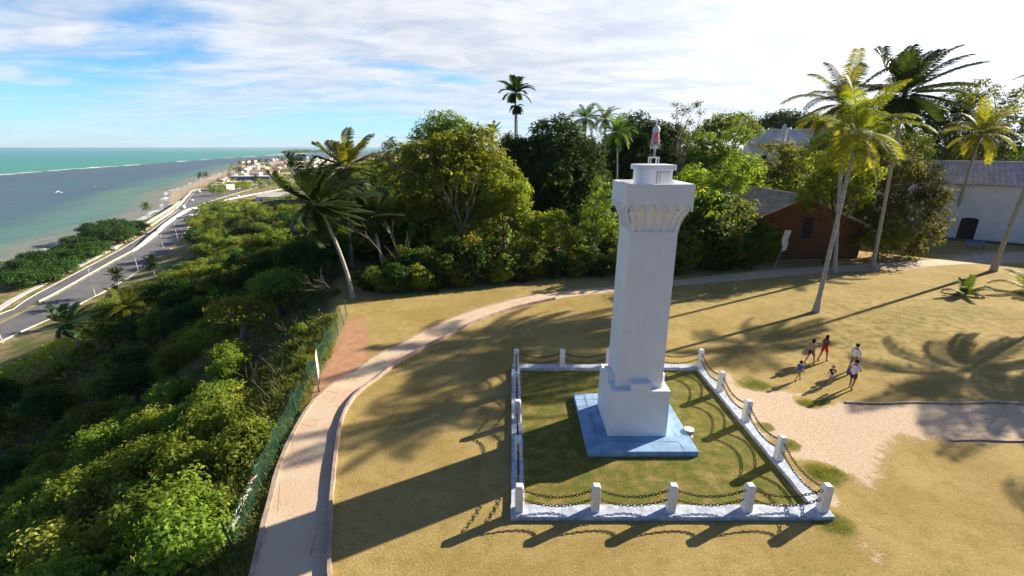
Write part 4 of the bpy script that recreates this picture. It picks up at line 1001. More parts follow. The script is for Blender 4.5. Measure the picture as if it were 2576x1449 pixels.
# hedge row of wild shrubs along the back of the lawn
hedge_protos = []
def shrub_proto(seed, mat, leaf=.22, n=260, tall=1.0, per=11):
    rng = np.random.default_rng(seed)
    lm = [(rng.uniform(-.8,.8), rng.uniform(-.35,.35), rng.uniform(.5,2.4)*tall, rng.uniform(.75,1.1), rng.uniform(.6,.8), rng.uniform(.8,1.1)*tall) for _ in range(6)]
    V, F, t = crown(rng, lm, n, leaf, per, .36, .5, .4, under=.8)
    return npmesh('crown', V, F, t)
hs = [shrub_proto(60+i, None) for i in range(4)]
mats_h = ['leaf_dark','leaf_mid','leaf_dark','leaf_olive']
hm = []
for i, me in enumerate(hs): me.materials.append(M[mats_h[i]]); hm.append(me)
mb = MB(); rg = random.Random(11)
for k in range(7):
    a = k*.9; mb.tube([(rg.uniform(-.3,.3),rg.uniform(-.3,.3),-.3),(.5*math.cos(a),.4*math.sin(a),1.2),(.9*math.cos(a),.6*math.sin(a),2.6)], [.05,.04,.015], 5)
stem_me = mb.mesh('stem'); stem_me.materials.append(M['trunk'])
rg = random.Random(77); kk = 0
HED = [(905,745,.8),(950,752,1.05),(1000,752,1.1),(1050,748,1.15),(1100,744,1.2),(1150,738,1.2),(1200,733,1.25),(1250,728,1.2),(1300,722,1.15),(1350,716,1.15),(1400,712,1.2),(1450,708,1.2),(1500,706,1.25),(1545,703,1.25),(1590,702,1.25),(1640,700,1.25),(1690,697,1.9),(1740,694,2.3),(1785,690,2.4),(1830,686,2.2),(1875,682,1.7),(1915,678,1.5)]
for row in range(2):
    for px, py, s_ in HED:
        p = g0(px+rg.uniform(-12,12)+row*22, py-4); p.y += 1.2+row*2.3; p.x += row*.6
        e = empty('hedge_shrub', p, rg.uniform(-.4,.4)+(PI if rg.random() < .5 else 0), label=('dense dark shrub of the front hedge row behind the lawn' if row == 0 else 'dark shrub of the rear hedge row, behind the lower front row'), cat='shrub', group='shrubs of the front row of the hedge' if row == 0 else 'shrubs of the rear row of the hedge')
        q = link('crown', hm[kk % 4], None, e); link('stem', stem_me, None, e); kk += 1
        sc_ = s_*rg.uniform(.8,1.05)*(.84 if row == 0 else 1.05); e.scale = (sc_*1.05, sc_, sc_*rg.uniform(.9,1.15))
# ------------------------------------------------------------------ wild growth on the slope
def bush_proto(seed, mat, Rr=1.6, H=1.7, n=190, leaf=.17, per=11, nl=6, cr=.3, trunk=False, wr=.55, sparse=False):
    rng = np.random.default_rng(seed)
    if trunk:
        lm = rlumps(rng, H, Rr, nl)
    else:
        lm = [(rng.uniform(-.5,.5)*Rr, rng.uniform(-.5,.5)*Rr, H*rng.uniform(.25,.62), Rr*rng.uniform(.4,.6), Rr*rng.uniform(.4,.6), H*rng.uniform(.3,.42)) for _ in range(nl)]
    V, F, t = crown(rng, lm, n, leaf, per, cr, wr, .35 if not sparse else .1, under=.5)
    me = npmesh('crown', V, F, t); me.materials.append(M[mat])
    mb = MB(); limbs(mb, (0,0,0), lm, .05*Rr if not trunk else .06*H, rng, .3 if not trunk else .45)
    tm = mb.mesh('trunk'); tm.materials.append(M['branch'] if sparse else M['trunk'])
    return me, tm
BP = {
 'fresh': [bush_proto(100+i, 'leaf_bright', 1.7, 2.1, 330, .17) for i in range(3)],
 'mid': [bush_proto(110+i, 'leaf_mid', 1.6, 1.9, 260, .18) for i in range(3)],
 'olive': [bush_proto(120+i, 'leaf_olive', 1.6, 1.9, 240, .17) for i in range(3)],
 'yellow': [bush_proto(130+i, 'leaf_yellow', 1.7, 2.0, 200, .15, sparse=True) for i in range(2)],
 'tree_mid': [bush_proto(140+i, 'leaf_mid', 3.0, 5.6, 420, .30, trunk=True, nl=9, cr=.55) for i in range(3)],
 'tree_dark': [bush_proto(150+i, 'leaf_dark', 3.0, 5.6, 420, .30, trunk=True, nl=9, cr=.55) for i in range(2)],
 'tree_olive': [bush_proto(160+i, 'leaf_olive', 2.8, 5.2, 360, .28, trunk=True, nl=9, cr=.55) for i in range(2)],
 'tree_bright': [bush_proto(170+i, 'leaf_bright', 2.8, 5.0, 380, .28, trunk=True, nl=9, cr=.5) for i in range(2)],
 'tree_yellow': [bush_proto(180+i, 'leaf_yellow', 2.8, 5.0, 300, .26, trunk=True, nl=8, cr=.5, sparse=True) for i in range(2)],
 'coast': [bush_proto(190+i, 'leaf_dark', 5.2, 7.5, 620, .55, trunk=True, nl=11, cr=1.0) for i in range(2)],
}
DESC = {'fresh':'fresh bright green leafy bush','mid':'mid green bush','olive':'olive coloured bush','yellow':'loose yellow green feathery bush',
 'tree_mid':'rounded mid green tree','tree_dark':'dark green tree','tree_olive':'olive green tree','tree_bright':'bright green tree','tree_yellow':'yellowish feathery tree','coast':'dense dark sea almond tree'}
NAME = {k: ('bush' if not k.startswith('tree') and k != 'coast' else 'slope_tree') for k in BP}; NAME['coast'] = 'sea_almond_tree'; NAME['tree_yellow'] = 'feathery_tree'
def zone(y):
    return 'near' if y < 26 else ('middle' if y < 70 else ('far' if y < 170 else 'distant'))
ZD = {'near':'on the steep slope below the green fence, foreground left','middle':'on the slope below the curved palm','far':'on the lower slope between the palms and the coast road','distant':'on the flat land beside the coast road, towards the town'}
def plant(kind, x, y, s, rz, z=None, label=None, group=None, sz=1.0, i=0):
    me, tm = BP[kind][i % len(BP[kind])]; zn = zone(y)
    if zn in ('far','distant') and kind in ('tree_dark','tree_mid'): kind_name = 'round_tree'
    else: kind_name = NAME[kind]
    e = empty(kind_name, (x, y, (T(x,y) if z is None else z)-.1), rz, label=label or '%s %s' % (DESC[kind], ZD[zn]), cat='tree' if NAME[kind] != 'bush' else 'bush', group=group or '%ss %s' % (DESC[kind], ZD[zn]))
    e.scale = (s,s,s*sz); link('crown', me, None, e); link('trunk', tm, None, e); return e
rg = random.Random(2024); count = {}
def visible(x, y, z, m=120):
    px, py = project(x, y, z); return -m < px < 2576+m and -m < py < 1449+m*2
def clear_verge(x, y):      # the dry open strip by the road
    xe = float(interp(y, EDGE)); d = (xe-x)*.95
    xr = float(np.interp(y, [p[1] for p in ROAD_R], [p[0] for p in ROAD_R]))
    return x-xr < float(np.interp(y, [0,100,130,160,215,260,330], [50,50,38,27,14,6,3])) 
y = 4.0
nveg = 0
while y < 335:
    step = 2.5 if y < 26 else (4.4 if y < 70 else (7.4 if y < 170 else 10.5))
    d = 1.9 if y < 40 else 3.0
    dmax = 125 if y < 520 else 200
    while d < dmax:
        st2 = step*(1.0 if d < 26 else 1.25 if y < 70 else 1.0)
        jx = rg.uniform(-.45,.45)*st2; jy = rg.uniform(-.45,.45)*step
        yy = y+jy; x = float(interp(yy, EDGE))-(d+jx)/.95; d += st2
        h = T(x, yy)
        if not visible(x, yy, h+2) or clear_verge(x, yy) : continue
        if yy > 400 and abs(x-float(np.interp(yy, [400,500,700], [-280,-286,-270]))) < 12: continue
        if yy > 430 and x < -300: continue
        if yy > 430 and 14 > abs(x+252) and 440 < yy < 530: continue
        dd = (float(interp(yy, EDGE))-x)*.95
        # patches of kinds
        pn = math.sin(x*.13+yy*.05)*math.sin(yy*.11-x*.07)+rg.uniform(-.5,.5)
        if yy < 70 and math.sin(x*.55+1.3)*math.sin(yy*.42+.6*x)+rg.uniform(-.25,.25) > .45: continue
        if dd < 4 and yy < 40: 
            if rg.random() < .45: continue
            kind = rg.choice(['olive','fresh','yellow']); s = rg.uniform(.35,.6)
        elif yy < 30 and dd < 22:
            kind = rg.choice(['fresh','fresh','olive']) if pn > -.1 else rg.choice(['mid','olive','mid','yellow']); s = rg.uniform(.8,1.35)
        elif yy < 62 and 19 < dd < 44:
            kind = rg.choice(['tree_dark','mid','tree_dark','tree_mid','olive']); s = rg.uniform(.6,.95)*(1 if kind.startswith('tree') else 1.6)
        elif yy < 70:
            kind = rg.choice(['tree_yellow','tree_olive','tree_mid']) if pn > .15 else rg.choice(['tree_mid','tree_dark','mid','olive','tree_dark']); s = rg.uniform(.65,1.05)*(1 if kind.startswith('tree') else 1.8)
        else:
            kind = rg.choice(['tree_mid','tree_bright','tree_olive','tree_yellow']) if pn > .1 else rg.choice(['tree_dark','tree_mid','tree_olive']); s = rg.uniform(.85,1.3)*(1 if yy < 170 else 1.4)
        plant(kind, x, yy, s, rg.uniform(0, 6.28), sz=rg.uniform(.85,1.1), i=rg.randrange(3)); nveg += 1
    y += step
print('slope plants', nveg)
# bright bushes that stand out in the foreground (crown positions read off the view)
for px, py, s, k in ((560,870,1.15,'fresh'),(600,900,.9,'fresh'),(520,1040,1.2,'fresh'),(570,1080,1.15,'fresh'),(470,1120,1.05,'fresh'),(430,1220,1.2,'fresh'),(470,1290,1.1,'fresh'),(390,1290,1.1,'fresh'),(180,1200,1.35,'fresh'),(110,1240,1.25,'fresh'),(230,1170,1.1,'fresh'),(60,1330,1.2,'fresh'),(30,1400,1.2,'olive'),(120,1420,1.2,'fresh'),(340,1420,1.0,'olive'),(60,950,1.6,'yellow'),(130,980,1.6,'yellow'),(310,870,1.7,'yellow'),(360,880,1.5,'olive'),(20,1020,1.5,'yellow')):
    p = at(px, py); vis_h = 2.0*s
    # stand the bush so that its crown is what is seen at that point
    u = (px-1288)/FPX; v = (py-724.5)/FPX; t = 4.0
    while t < 500:
        x, y_, z = u*t, (_c-v*_s)*t, CAM_H-(v*_c+_s)*t
        if z <= T(x, y_)+vis_h*.9: break
        t += .1
    plant(k, x, y_, s, px*.1, i=px % 3, label={'fresh':'bright sunlit bush standing out on the foreground slope','olive':'olive bush at the bottom left of the view','yellow':'feathery yellowish bush catching the sun on the left slope'}[k], group='standout %s bushes' % k)

# sea almond trees along the shore
rg = random.Random(9)
for i, (px, py, s) in enumerate(((60,700,1.05),(45,665,.95),(105,690,1.0),(110,650,1.05),(150,668,1.0),(165,630,1.05),(200,640,1.05),(215,610,1.0),(245,622,1.0),(262,595,1.05),(290,598,1.0),(315,580,1.0),(340,572,.9),(20,690,.8),(140,640,1.0),(190,605,1.0),(240,582,.95),(290,570,.95),(85,640,.85))):
    x, y_ = G(px, py, -33.5); plant('coast', x, y_, s*(1.3 if py > 600 else 1.75), rg.uniform(0,6), z=max(T(x,y_), -37.2)-1.2, label='dense dark green sea almond tree in the row between beach and coast road', group='sea almond trees along the beach', sz=.85, i=i)
# palms of the slope, beach and town
def slope_palm(px0, py0, px1, py1, key, mat, sc, label, group=None, zb=-36.5, r=.17, lean=None):
    b = at(px0, py0); top = zpt(px1, py1, b.y)
    return palm('coconut_palm', b, top, PC[key], M[mat], label, sc, px0*.3, r, r*.7, .06, group=group)
slope_palm(213,905,172,812,'windy','palm_yellow',.8,'windswept young palm with leaning trunk in front of the coast road')
slope_palm(325,850,318,775,'lush','palm_green',.9,'full green palm with drooping fronds beside the open dry ground')
slope_palm(292,775,288,738,'windy','palm_green',.75,'palm behind the full green palm by the road verge')
slope_palm(300,735,292,692,'windy','palm_green',.75,'dark young palm right at the edge of the coast road')
slope_palm(396,720,381,660,'windy','palm_yellow',.8,'slender palm with yellowish crown beside the coast road')
slope_palm(374,556,367,520,'calm','palm_dark',1.15,'lone palm on the beach past the end of the almond trees')
slope_palm(502,468,502,440,'small','palm_dark',2.0,'left one of two palms side by side on the sand point')
slope_palm(516,468,517,439,'small2','palm_dark',2.0,'right one of two palms side by side on the sand point')
e_ = [(620,452,640,411),(633,440,630,408),(652,430,650,404),(668,428,667,405),(700,418,700,398),(706,418,704,400),(672,436,676,414),(600,452,597,428),(735,420,738,396),(640,470,644,448)]
for i, (a, b_, c, d_) in enumerate(e_): slope_palm(a, b_, a+1, d_, 'small' if i % 2 else 'small2', 'palm_dark', 2.6, 'far palm rising among the low roofs of the seaside town', 'palms among the town roofs', r=.3)
p = zpt(728,455,300); palm('coconut_palm', (p.x,300,T(p.x,300)), zpt(731,405,300), PC['windy'], M['palm_yellow'], 'tall yellowish palm standing out before the town roofs, left of the curved palm', 1.6, 1.0, .3, .2, .03)

# undergrowth: leafy ground cover that nobody could count
def undergrowth(name, n, y0, y1, d0, d1, leaf, mat, label, seed, hgt=.5, per=9, cr=.35):
    rng = np.random.default_rng(seed)
    yy = y0+(y1-y0)*rng.random(n)**1.3; d = d0+(d1-d0)*rng.random(n); x = interp(yy, EDGE)-d/.95
    xr = np.interp(yy, [p[1] for p in ROAD_R], [p[0] for p in ROAD_R])
    k = (x-xr > 26); u = x/(yy*_c+1e-3); k &= (u > -1.75); x = x[k]; yy = yy[k]
    z = terrain(x, yy)+hgt*rng.random(len(x))
    Cc = np.stack([x,yy,z], 1); m = np.repeat(np.arange(len(Cc)), per); off = rand_dirs(rng, len(m))*rng.random(len(m))[:,None]**.5*cr
    P = Cc[m]+off; P[:,2] = np.maximum(P[:,2], Cc[m][:,2]-.1); N = off/cr+rng.normal(size=(len(m),3))*.5+np.array([0,0,.7])
    V, F = leaf_quads(rng, P, N, leaf, .5); t = .5*rng.random(len(Cc))[m]+.5*rng.random(len(m))
    return tag(link(name, npmesh(name, V, F, t), M[mat]), label, 'undergrowth', kind='stuff')
undergrowth('undergrowth', 9000, 4, 45, 1.0, 34, .15, 'leaf_mid', 'dark leafy undergrowth covering the steep near slope', 1)
undergrowth('undergrowth', 9000, 40, 170, 2.0, 100, .42, 'leaf_olive', 'olive undergrowth between the trees of the lower slope', 2, 1.2, 8, 1.0)
undergrowth('undergrowth', 3000, 60, 170, 50, 108, .25, 'leaf_yellow', 'dry yellowish scrub on the open ground by the road', 3, .4, 7, .5)
# grasses along the fence verge
def grass(name, pts, n_blades, L, mat, label, seed):
    rng = np.random.default_rng(seed); m = np.repeat(np.arange(len(pts)), n_blades); P = np.array(pts)[m]
    P = P+np.stack([rng.normal(size=len(m))*.12, rng.normal(size=len(m))*.12, np.zeros(len(m))], 1)
    a = rng.random(len(m))*2*PI; lean = rng.uniform(.15,.9,len(m)); ll = L*rng.uniform(.5,1.25,len(m))
    dirv = np.stack([np.cos(a)*lean, np.sin(a)*lean, np.ones(len(m))], 1); dirv /= np.linalg.norm(dirv, axis=1, keepdims=True)
    side = np.stack([-np.sin(a), np.cos(a), np.zeros(len(m))], 1)*(.012*L/.5)
    mid_ = P+dirv*ll[:,None]*.55; tip = mid_+(dirv+np.array([0,0,-.55]))*ll[:,None]*.45
    V = np.stack([P-side, P+side, mid_+side*.8, mid_-side*.8, tip+side*.1, tip-side*.1], 1).reshape(-1,3)
    b = np.arange(len(m))*6; F = np.concatenate([np.stack([b,b+1,b+2,b+3],1), np.stack([b+3,b+2,b+4,b+5],1)])
    t = rng.random(len(m))*.6+.4*rng.random(len(pts))[m]; t = np.concatenate([t,t])
    return tag(link(name, npmesh(name, V, F, t), M[mat]), label, 'grass', kind='stuff')
rng = np.random.default_rng(3); pts = []
for _ in range(3600):
    yy = 7+26*rng.random()**1.1; d = rng.uniform(-.05,3.2) if yy < 19 else rng.uniform(-.3,3.4); x = float(interp(yy, EDGE))-d; pts.append((x,yy,T(x,yy)-.03))
grass('wild_grass', pts, 14, .42, 'grass', 'wild green and straw coloured grass growing through the wire fence', 4)
pts = []
for _ in range(14000):
    yy = 9.5+17*rng.random()**1.35; x = rng.uniform(-8, 19)
    if x < float(np.interp(yy, [p.y for p in PRs], [p.x for p in PRs]))+.2: continue
    if 3.0 < x < 8.1 and 15.6 < yy < 20.6: continue
    if min(abs(x-FX0), abs(x-FX1)) < .32 and FY0-.4 < yy < FY1+.3 or min(abs(yy-FY0), abs(yy-FY1)) < .35 and FX0-.3 < x < FX1+.3: continue
    if math.sin(x*1.9+yy)*math.sin(yy*2.3-x)+rng.uniform(-.8,.8) < 0: continue
    pts.append((x, yy, 0))
grass('lawn_grass', pts, 7, .062, 'straw', 'short straw coloured blades standing in the dry lawn', 8)
pts = []
for _ in range(900):
    yy = rng.uniform(5,30); d = rng.uniform(1.5,14); x = float(interp(yy, EDGE))-d; pts.append((x,yy,T(x,yy)-.03))
grass('tall_grass', pts, 40, .95, 'grass', 'tall arching grass clumps on the steep slope', 5)
pts = []
for cx_, cy_, r_, n in ((12.6,14.75,.55,90),(12.2,16.6,.3,30),(15.2,19.9,.4,40),(13.4,21.8,.5,40),(6.2,15.62,.9,30),(11.2,12.3,.4,30),(7.9,17.6,.4,20)):
    for _ in range(n):
        a = rng.random()*2*PI; q = r_*rng.random()**.5; pts.append((cx_+q*math.cos(a)*1.3, cy_+q*math.sin(a)*.7, 0))
grass('lawn_tuft', pts, 16, .13, 'leaf_bright', 'green grass tufts surviving in the worn soil by the chain fence', 6)
# far woods: beyond the counted trees, one mass on the flat land and one on the plateau behind
def woods(name, spots, leaf, mat, label, seed, n=46, per=7):
    rng = np.random.default_rng(seed); Vs = []; Fs = []; Ts = []; b = 0
    for (x, y_, z, r, h) in spots:
        lm = [(x+rng.uniform(-.5,.5)*r, y_+rng.uniform(-.5,.5)*r, z+h*rng.uniform(.35,.75), r*rng.uniform(.5,.75), r*rng.uniform(.5,.75), h*rng.uniform(.28,.4)) for _ in range(5)]
        V, F, t = crown(rng, lm, n, leaf, per, leaf*1.6, .6, .6, under=.2); Vs.append(V); Fs.append(F+b); Ts.append(t); b += len(V)
    return tag(link(name, npmesh(name, np.concatenate(Vs), np.concatenate(Fs), np.concatenate(Ts)), M[mat]), label, 'wood', kind='stuff')
rg = random.Random(5)
spots = []
for _ in range(700):
    y_ = rg.uniform(330, 760); xe = float(interp(y_, EDGE)); x = rg.uniform(-295, xe+20)
    if x < -150-y_*.22 and y_ > 430: continue
    xr = float(np.interp(y_, [p[1] for p in ROAD_R], [p[0] for p in ROAD_R]))
    if x < xr+7: continue
    if y_ > 400 and abs(x-float(np.interp(y_, [392,440,500,600,700], [-264,-283,-286,-284,-270]))) < 11: continue
    if 385 < y_ < 540 and -292 < x < -215: continue
    if y_ > 600 and x < -240: continue
    spots.append((x, y_, T(x,y_)-.5, rg.uniform(5,8), rg.uniform(6,10)))
for _ in range(150):
    px = rg.uniform(520, 800); py = rg.uniform(402, 478)
    if px < 560 and py > 460 and px < 535: continue
    if 500 < px < 575 and py < 470-(px-520)*.35: continue
    if 570 < px < 682 and 440 < py < 458: continue
    x, y_ = G(px, py, -37); spots.append((x, y_, -37.2, rg.uniform(3,6), rg.uniform(4,7)))
for px, py in ((545,482),(560,478),(575,476),(592,474),(605,472),(618,470),(632,470),(645,468),(660,467),(675,468),(690,466),(536,494),(550,493),(566,490),(610,482),(625,478),(705,462)):
    x, y_ = G(px, py, -37); spots.append((x, y_, -37.2, rg.uniform(7,9), rg.uniform(8,10)))
rg.shuffle(spots)
woods('woodland', spots[:len(spots)//2], 1.5, 'leaf_mid', 'far mid green woodland on the flat land below the plateau', 1, 40, 6)
woods('woodland', spots[len(spots)//2:], 1.5, 'leaf_olive', 'far olive woodland mixed into the green below the plateau', 2, 40, 6)
spots = []
for _ in range(360):
    y_ = rg.uniform(92, 330); x = rg.uniform(-.30*y_, 1.35*y_)
    if x < float(interp(y_, EDGE))+4: continue
    if 50 < x < 84 and 95 < y_ < 128: continue
    if y_ < 100 and x > 50: continue
    spots.append((x, y_, T(x,y_)-.5, rg.uniform(4.5,7.5), rg.uniform(8,12.5)+y_*.008))
woods('woodland', spots, 1.2, 'leaf_dark', 'dark woodland of round crowns filling the plateau behind the nearer trees', 3, 60, 7)
spots = [(rg.uniform(-17, 20), rg.uniform(50, 58), -.5, rg.uniform(2.4,3.4), rg.uniform(4.5,6.5)) for _ in range(20)]
for _ in range(70):
    y_ = rg.uniform(66, 92); x = rg.uniform(-.28*y_, 1.2*y_)
    if x > 46 and y_ < 82: continue
    spots.append((x, y_, -.5, rg.uniform(3,4.5), rg.uniform(6,9.5)))
woods('woodland', spots, .7, 'leaf_mid', 'shaded mid green wood directly behind the hedge and the big trees', 4, 130, 8)

# ------------------------------------------------------------------ seaside town
def flatbox(name, px0, px1, py, depth, h, wallm, roofm, label, cat='building', group=None, gable=0, rz=0, roofh=.4):
    x0, y0 = G(px0, py, -36.9); x1, _ = G(px1, py, -36.9); y_ = y0; x1 = x0+(px1-px0)/FPX*(y0*_c+49.4*_s)
    e = empty(name, (x0, y_, -37), rz, label=label, cat=cat, group=group); L = x1-x0
    mb = MB(); mb.box(0, L, 0, depth, -.3, h); mb.build('wall', wallm, e)
    if gable:
        mb = MB(); mb.loft([[(X,-.5,h),(X,depth+.5,h),(X,depth/2,h+gable)] for X in (-.5, L+.5)]); mb.build('roof', roofm, e)
    else:
        mb = MB(); mb.box(-.3, L+.3, -.3, depth+.3, h, h+roofh); mb.build('roof', roofm, e)
    n = max(1, int(L/7))
    for k in range(min(n, 8)):
        c = L*(k+.5)/n; mb = MB(); mb.box(c-.9, c+.9, -.06, .2, .9 if k % 3 else 0, 2.3); mb.build('window' if k % 3 else 'door', M['dark'], e)
    return e
W, RW, TR = M['wallwhite'], M['roofwhite'], M['tile_red']
town = [
 ('blue_building',574,679,455,22,6.5,M['blue'],RW,'long blue walled building with pale roof in the seaside town',0),
 ('warehouse',527,571,479,16,6,M['concrete'],RW,'low grey white building by the coast road at the town entrance',0),
 ('yellow_roofed_building',571,632,465,20,3.5,M['sand'],M['sand'],'low building with pale yellow roof in front of the blue building',1.5),
 ('cream_building',588,616,446,14,6,M['sand'],RW,'cream building just behind the left part of the blue building',0),
 ('terracotta_roofed_building',625,677,440,40,5,W,TR,'wide building with terracotta roofs behind the blue building',4),
 ('white_building',617,653,444,12,6.5,W,RW,'small white block between blue building and terracotta roofs',0),
 ('town_house',546,560,458,12,4.5,W,TR,'white house with red roof nearest the sea at the left edge of town',2),
 ('town_house',560,573,452,12,4.5,W,RW,'white flat roofed house left of the blue building',0),
 ('town_house',572,588,445,12,4,W,TR,'red roofed house by the sea behind the cream building',2),
 ('town_house',597,629,424,16,5,W,TR,'far row of red roofs under the town palms',2),
 ('town_house',641,662,425,16,5,W,RW,'pale far block behind the terracotta roofs',0),
 ('town_house',694,722,419,30,6,W,TR,'far red roofed block right of the main street',2.5),
 ('town_house',724,748,412,30,6,W,RW,'far pale block beyond the yellowish palm',0),
 ('town_house',732,760,432,30,6,W,RW,'pale roofed row to the right of the main street',2),
 ('town_house',705,728,432,20,5,W,TR,'red roofed house beside the main street of the town',2),
 ('town_house',738,770,447,24,6,M['concrete'],TR,'grey walled house partly behind the curved palm crown',2),
 ('town_house',752,790,424,30,6,W,TR,'far roofs right of the curved palm crown top',2.5),
 ('market_hall',645,735,506,30,4.2,W,M['roofwhite'],'large low hall with ribbed pale pink roof, nearest of the town buildings',3),
]
for nm, a, b, py, dp, h, wm, rm, lb, gb in town: flatbox(nm, a, b, py, dp, h, wm, rm, lb, gable=gb)
rg = random.Random(31)
for i in range(46):
    px = rg.uniform(692, 870); py = rg.uniform(396, 440)
    if px < 705 and py > 425: continue
    flatbox('town_house', px, px+rg.uniform(7,14)*(1 if py > 415 else .7), py, rg.uniform(12,26), rg.uniform(4,6.5), rg.choice([W,W,M['sand'],M['concrete']]), rg.choice([TR,RW,TR]), 'small low house in the crowded far quarter of the seaside town', group='far town houses', gable=rg.choice([0,2]))
for i in range(20):
    px = rg.uniform(588, 700); py = rg.uniform(402, 436)
    flatbox('town_house', px, px+rg.uniform(8,16), py, rg.uniform(14,26), rg.uniform(4,6), rg.choice([W,W,M['sand'],M['concrete']]), rg.choice([TR,TR,RW]), 'low house among palms in the seaside town behind the blue building', group='town houses behind the blue building', gable=rg.choice([0,2,2.5]))
for i in range(12):
    px = rg.uniform(540, 625); py = 466-(px-540)*.52+rg.uniform(-3,5)
    flatbox('town_house', px, px+rg.uniform(8,14), py, rg.uniform(9,14), rg.uniform(3.5,5), rg.choice([W,W,M['sand']]), rg.choice([TR,RW,RW]), 'small seafront house between the sand point and the blue building', group='seafront houses', gable=rg.choice([0,1.6]))
x, y_ = G(638, 519, -37); tag(strip('boundary_wall', [Vector((x+i*3.2, y_+i*1.1, 0)) for i in range(14)], .5, -.2, 2.0, M['wallwhite'], zf=zr), 'long white boundary wall in front of the large low hall', 'wall')
STR = [Vector((-310,560,0)),Vector((-345,650,0)),Vector((-405,800,0)),Vector((-520,1080,0)),Vector((-640,1400,0))]
tag(strip('street', resample([(p.x+52,p.y) for p in STR], 30), 16, -.3, .16, M['road'], zf=zr), kind='structure')
# far low spit of land across the lagoon mouth
FARP = [G(px, py, -39.5) for px, py in ((700,388),(730,386),(800,384),(860,381))]
mb = MB(); rg = random.Random(6); 
A_ = [Vector((a,b,0)) for a, b in FARP]; ln = resample([(p.x,p.y) for p in A_], 60)
rings = [[(p.x,p.y-90,-41),(p.x,p.y-60,-38.9),(p.x,p.y+400,-38.9),(p.x,p.y+430,-41)] for p in ln]; mb.loft(rings); tag(mb.build('sand_spit', M['sand']), kind='structure')
spots = [(p.x+rg.uniform(-30,30), p.y+rg.uniform(40,300), -40, rg.uniform(22,40), rg.uniform(14,34)) for p in ln for _ in range(3)]
woods('treeline', spots, 7, 'leaf_dark', 'dark low line of trees on the far sand spit at the horizon', 7, 16, 6)

# ------------------------------------------------------------------ cars and street lamps
M['carwhite'] = pmat('white_car_paint', (.78,.78,.77), .3, .03, 2); M['cardark'] = pmat('dark_car_paint', (.03,.03,.05), .25, .03, 2)
M['carred'] = pmat('grey_car_paint', (.32,.33,.35), .3, .03, 2); M['tyre'] = pmat('tyre_rubber', (.02,.02,.02), .9, .1, 5); M['carglass'] = pmat('car_glass', (.02,.025,.03), .1, .05, 2)
def car(loc, rz, mat, label, name='parked_car', L=4.3, Hh=1.45, van=False):
    e = empty(name, loc, rz, label=label, cat='van' if van else 'car'); w_ = .85 if not van else 1.05
    prof_ = [(-L/2,.35),(-L/2,.85),(-L*.42,.95),(-L*.30,Hh*.95),(-L*.22,Hh),(L*.10,Hh),(L*.18,Hh*.96),(L*.30,.92),(L*.47,.80),(L/2,.6),(L/2,.35)] if not van else [(-L/2,.4),(-L/2,Hh-.05),(-L*.47,Hh),(L*.33,Hh),(L*.42,1.3),(L*.5,1.1),(L/2,.4)]
    mb = MB()
    mb.loft([[(x,yy*w_*(.86 if abs(yy) > .9 and z > 1.0 else 1),z) for x,z in prof_] for yy in (-1,-.9,.9,1)]); mb.build('body', M[mat], e, bevel=.03)
    for yy in (-1,1):
        mb = MB(); z0, z1 = (1.0, Hh-.12) if not van else (1.25, Hh-.35)
        mb.box(-L*.27, L*.14, min(yy*w_*.93, yy*w_*.80), max(yy*w_*.93, yy*w_*.80), z0, z1); mb.build('window', M['carglass'], e)
    for sx in (-.31,.31):
        for yy in (-1,1):
            mb = MB(); mb.tube([(sx*L,yy*(w_-.18),.32),(sx*L,yy*(w_+.01),.32)], .32, 14); wl__ = mb.build('wheel', M['tyre'], e)
            mb = MB(); mb.tube([(sx*L,yy*(w_),.32),(sx*L,yy*(w_+.02),.32)], .19, 10); mb.build('rim', M['metalgrey'], wl__)
    for yy in (-1,1):
        mb = MB(); mb.box(L/2-.06, L/2+.01, yy*w_*.75-.14, yy*w_*.75+.14, .6 if not van else .7, .74 if not van else .86); mb.build('headlight', M['metalwhite'], e)
    return e
rdir = math.atan2(81, -33)
for px, py, mt, lb, nm, van in ((377,596,'cardark','dark car driving on the seaward carriageway of the coast road','moving_car',0),(290,627,'carwhite','white car parked in the gap of the almond trees','parked_car',0),
  (482,543,'carwhite','white car on the road to the right of the white dividing wall','moving_car',0),(467,556,'cardark','dark car just behind the white car near the wall end','moving_car',0),(462,524,'carwhite','white bus like van at the junction before the town','moving_van',1),
  (484,505,'carwhite','small white car on the far stretch of road near the town','moving_car',0),(502,484,'carwhite','white truck parked at the town entrance','parked_truck',1),(556,509,'carred','grey car in the row along the side road','parked_car',0),(575,503,'carwhite','white car in the row along the side road','parked_car',0),(600,494,'carwhite','last white car along the side road before the hall','parked_car',0)):
    x, y_ = G(px, py, -36.7); car((x,y_,-36.84), rdir+(PI if px in (377,467) else 0), mt, lb, nm, 6.5 if van else 4.3, 2.6 if van else 1.45, bool(van))
def street_lamp(px, py, label, H=9.5):
    x, y_ = G(px, py, -36.8); e = empty('street_lamp', (x,y_,-36.8), 2.0, label=label, cat='street lamp', group='street lamps along the coast road')
    mb = MB(); mb.tube([(0,0,-.3),(0,0,H*.6),(.05,0,H*.88),(.5,0,H*.97),(2.0,0,H)], [.14,.10,.07,.06,.05], 8); mb.build('pole', M['concrete'], e)
    mb = MB(); mb.loft([[(1.9,-.12,H-.06),(1.9,.12,H-.06),(1.9,.1,H+.08),(1.9,-.1,H+.08)],[(2.6,-.16,H-.04),(2.6,.16,H-.04),(2.6,.1,H+.1),(2.6,-.1,H+.1)]]); mb.build('lamp_head', M['metalgrey'], e)
    mb = MB(); mb.box(2.0,2.55,-.1,.1,H-.08,H-.04); mb.build('lamp_glass', M['metalwhite'], e)
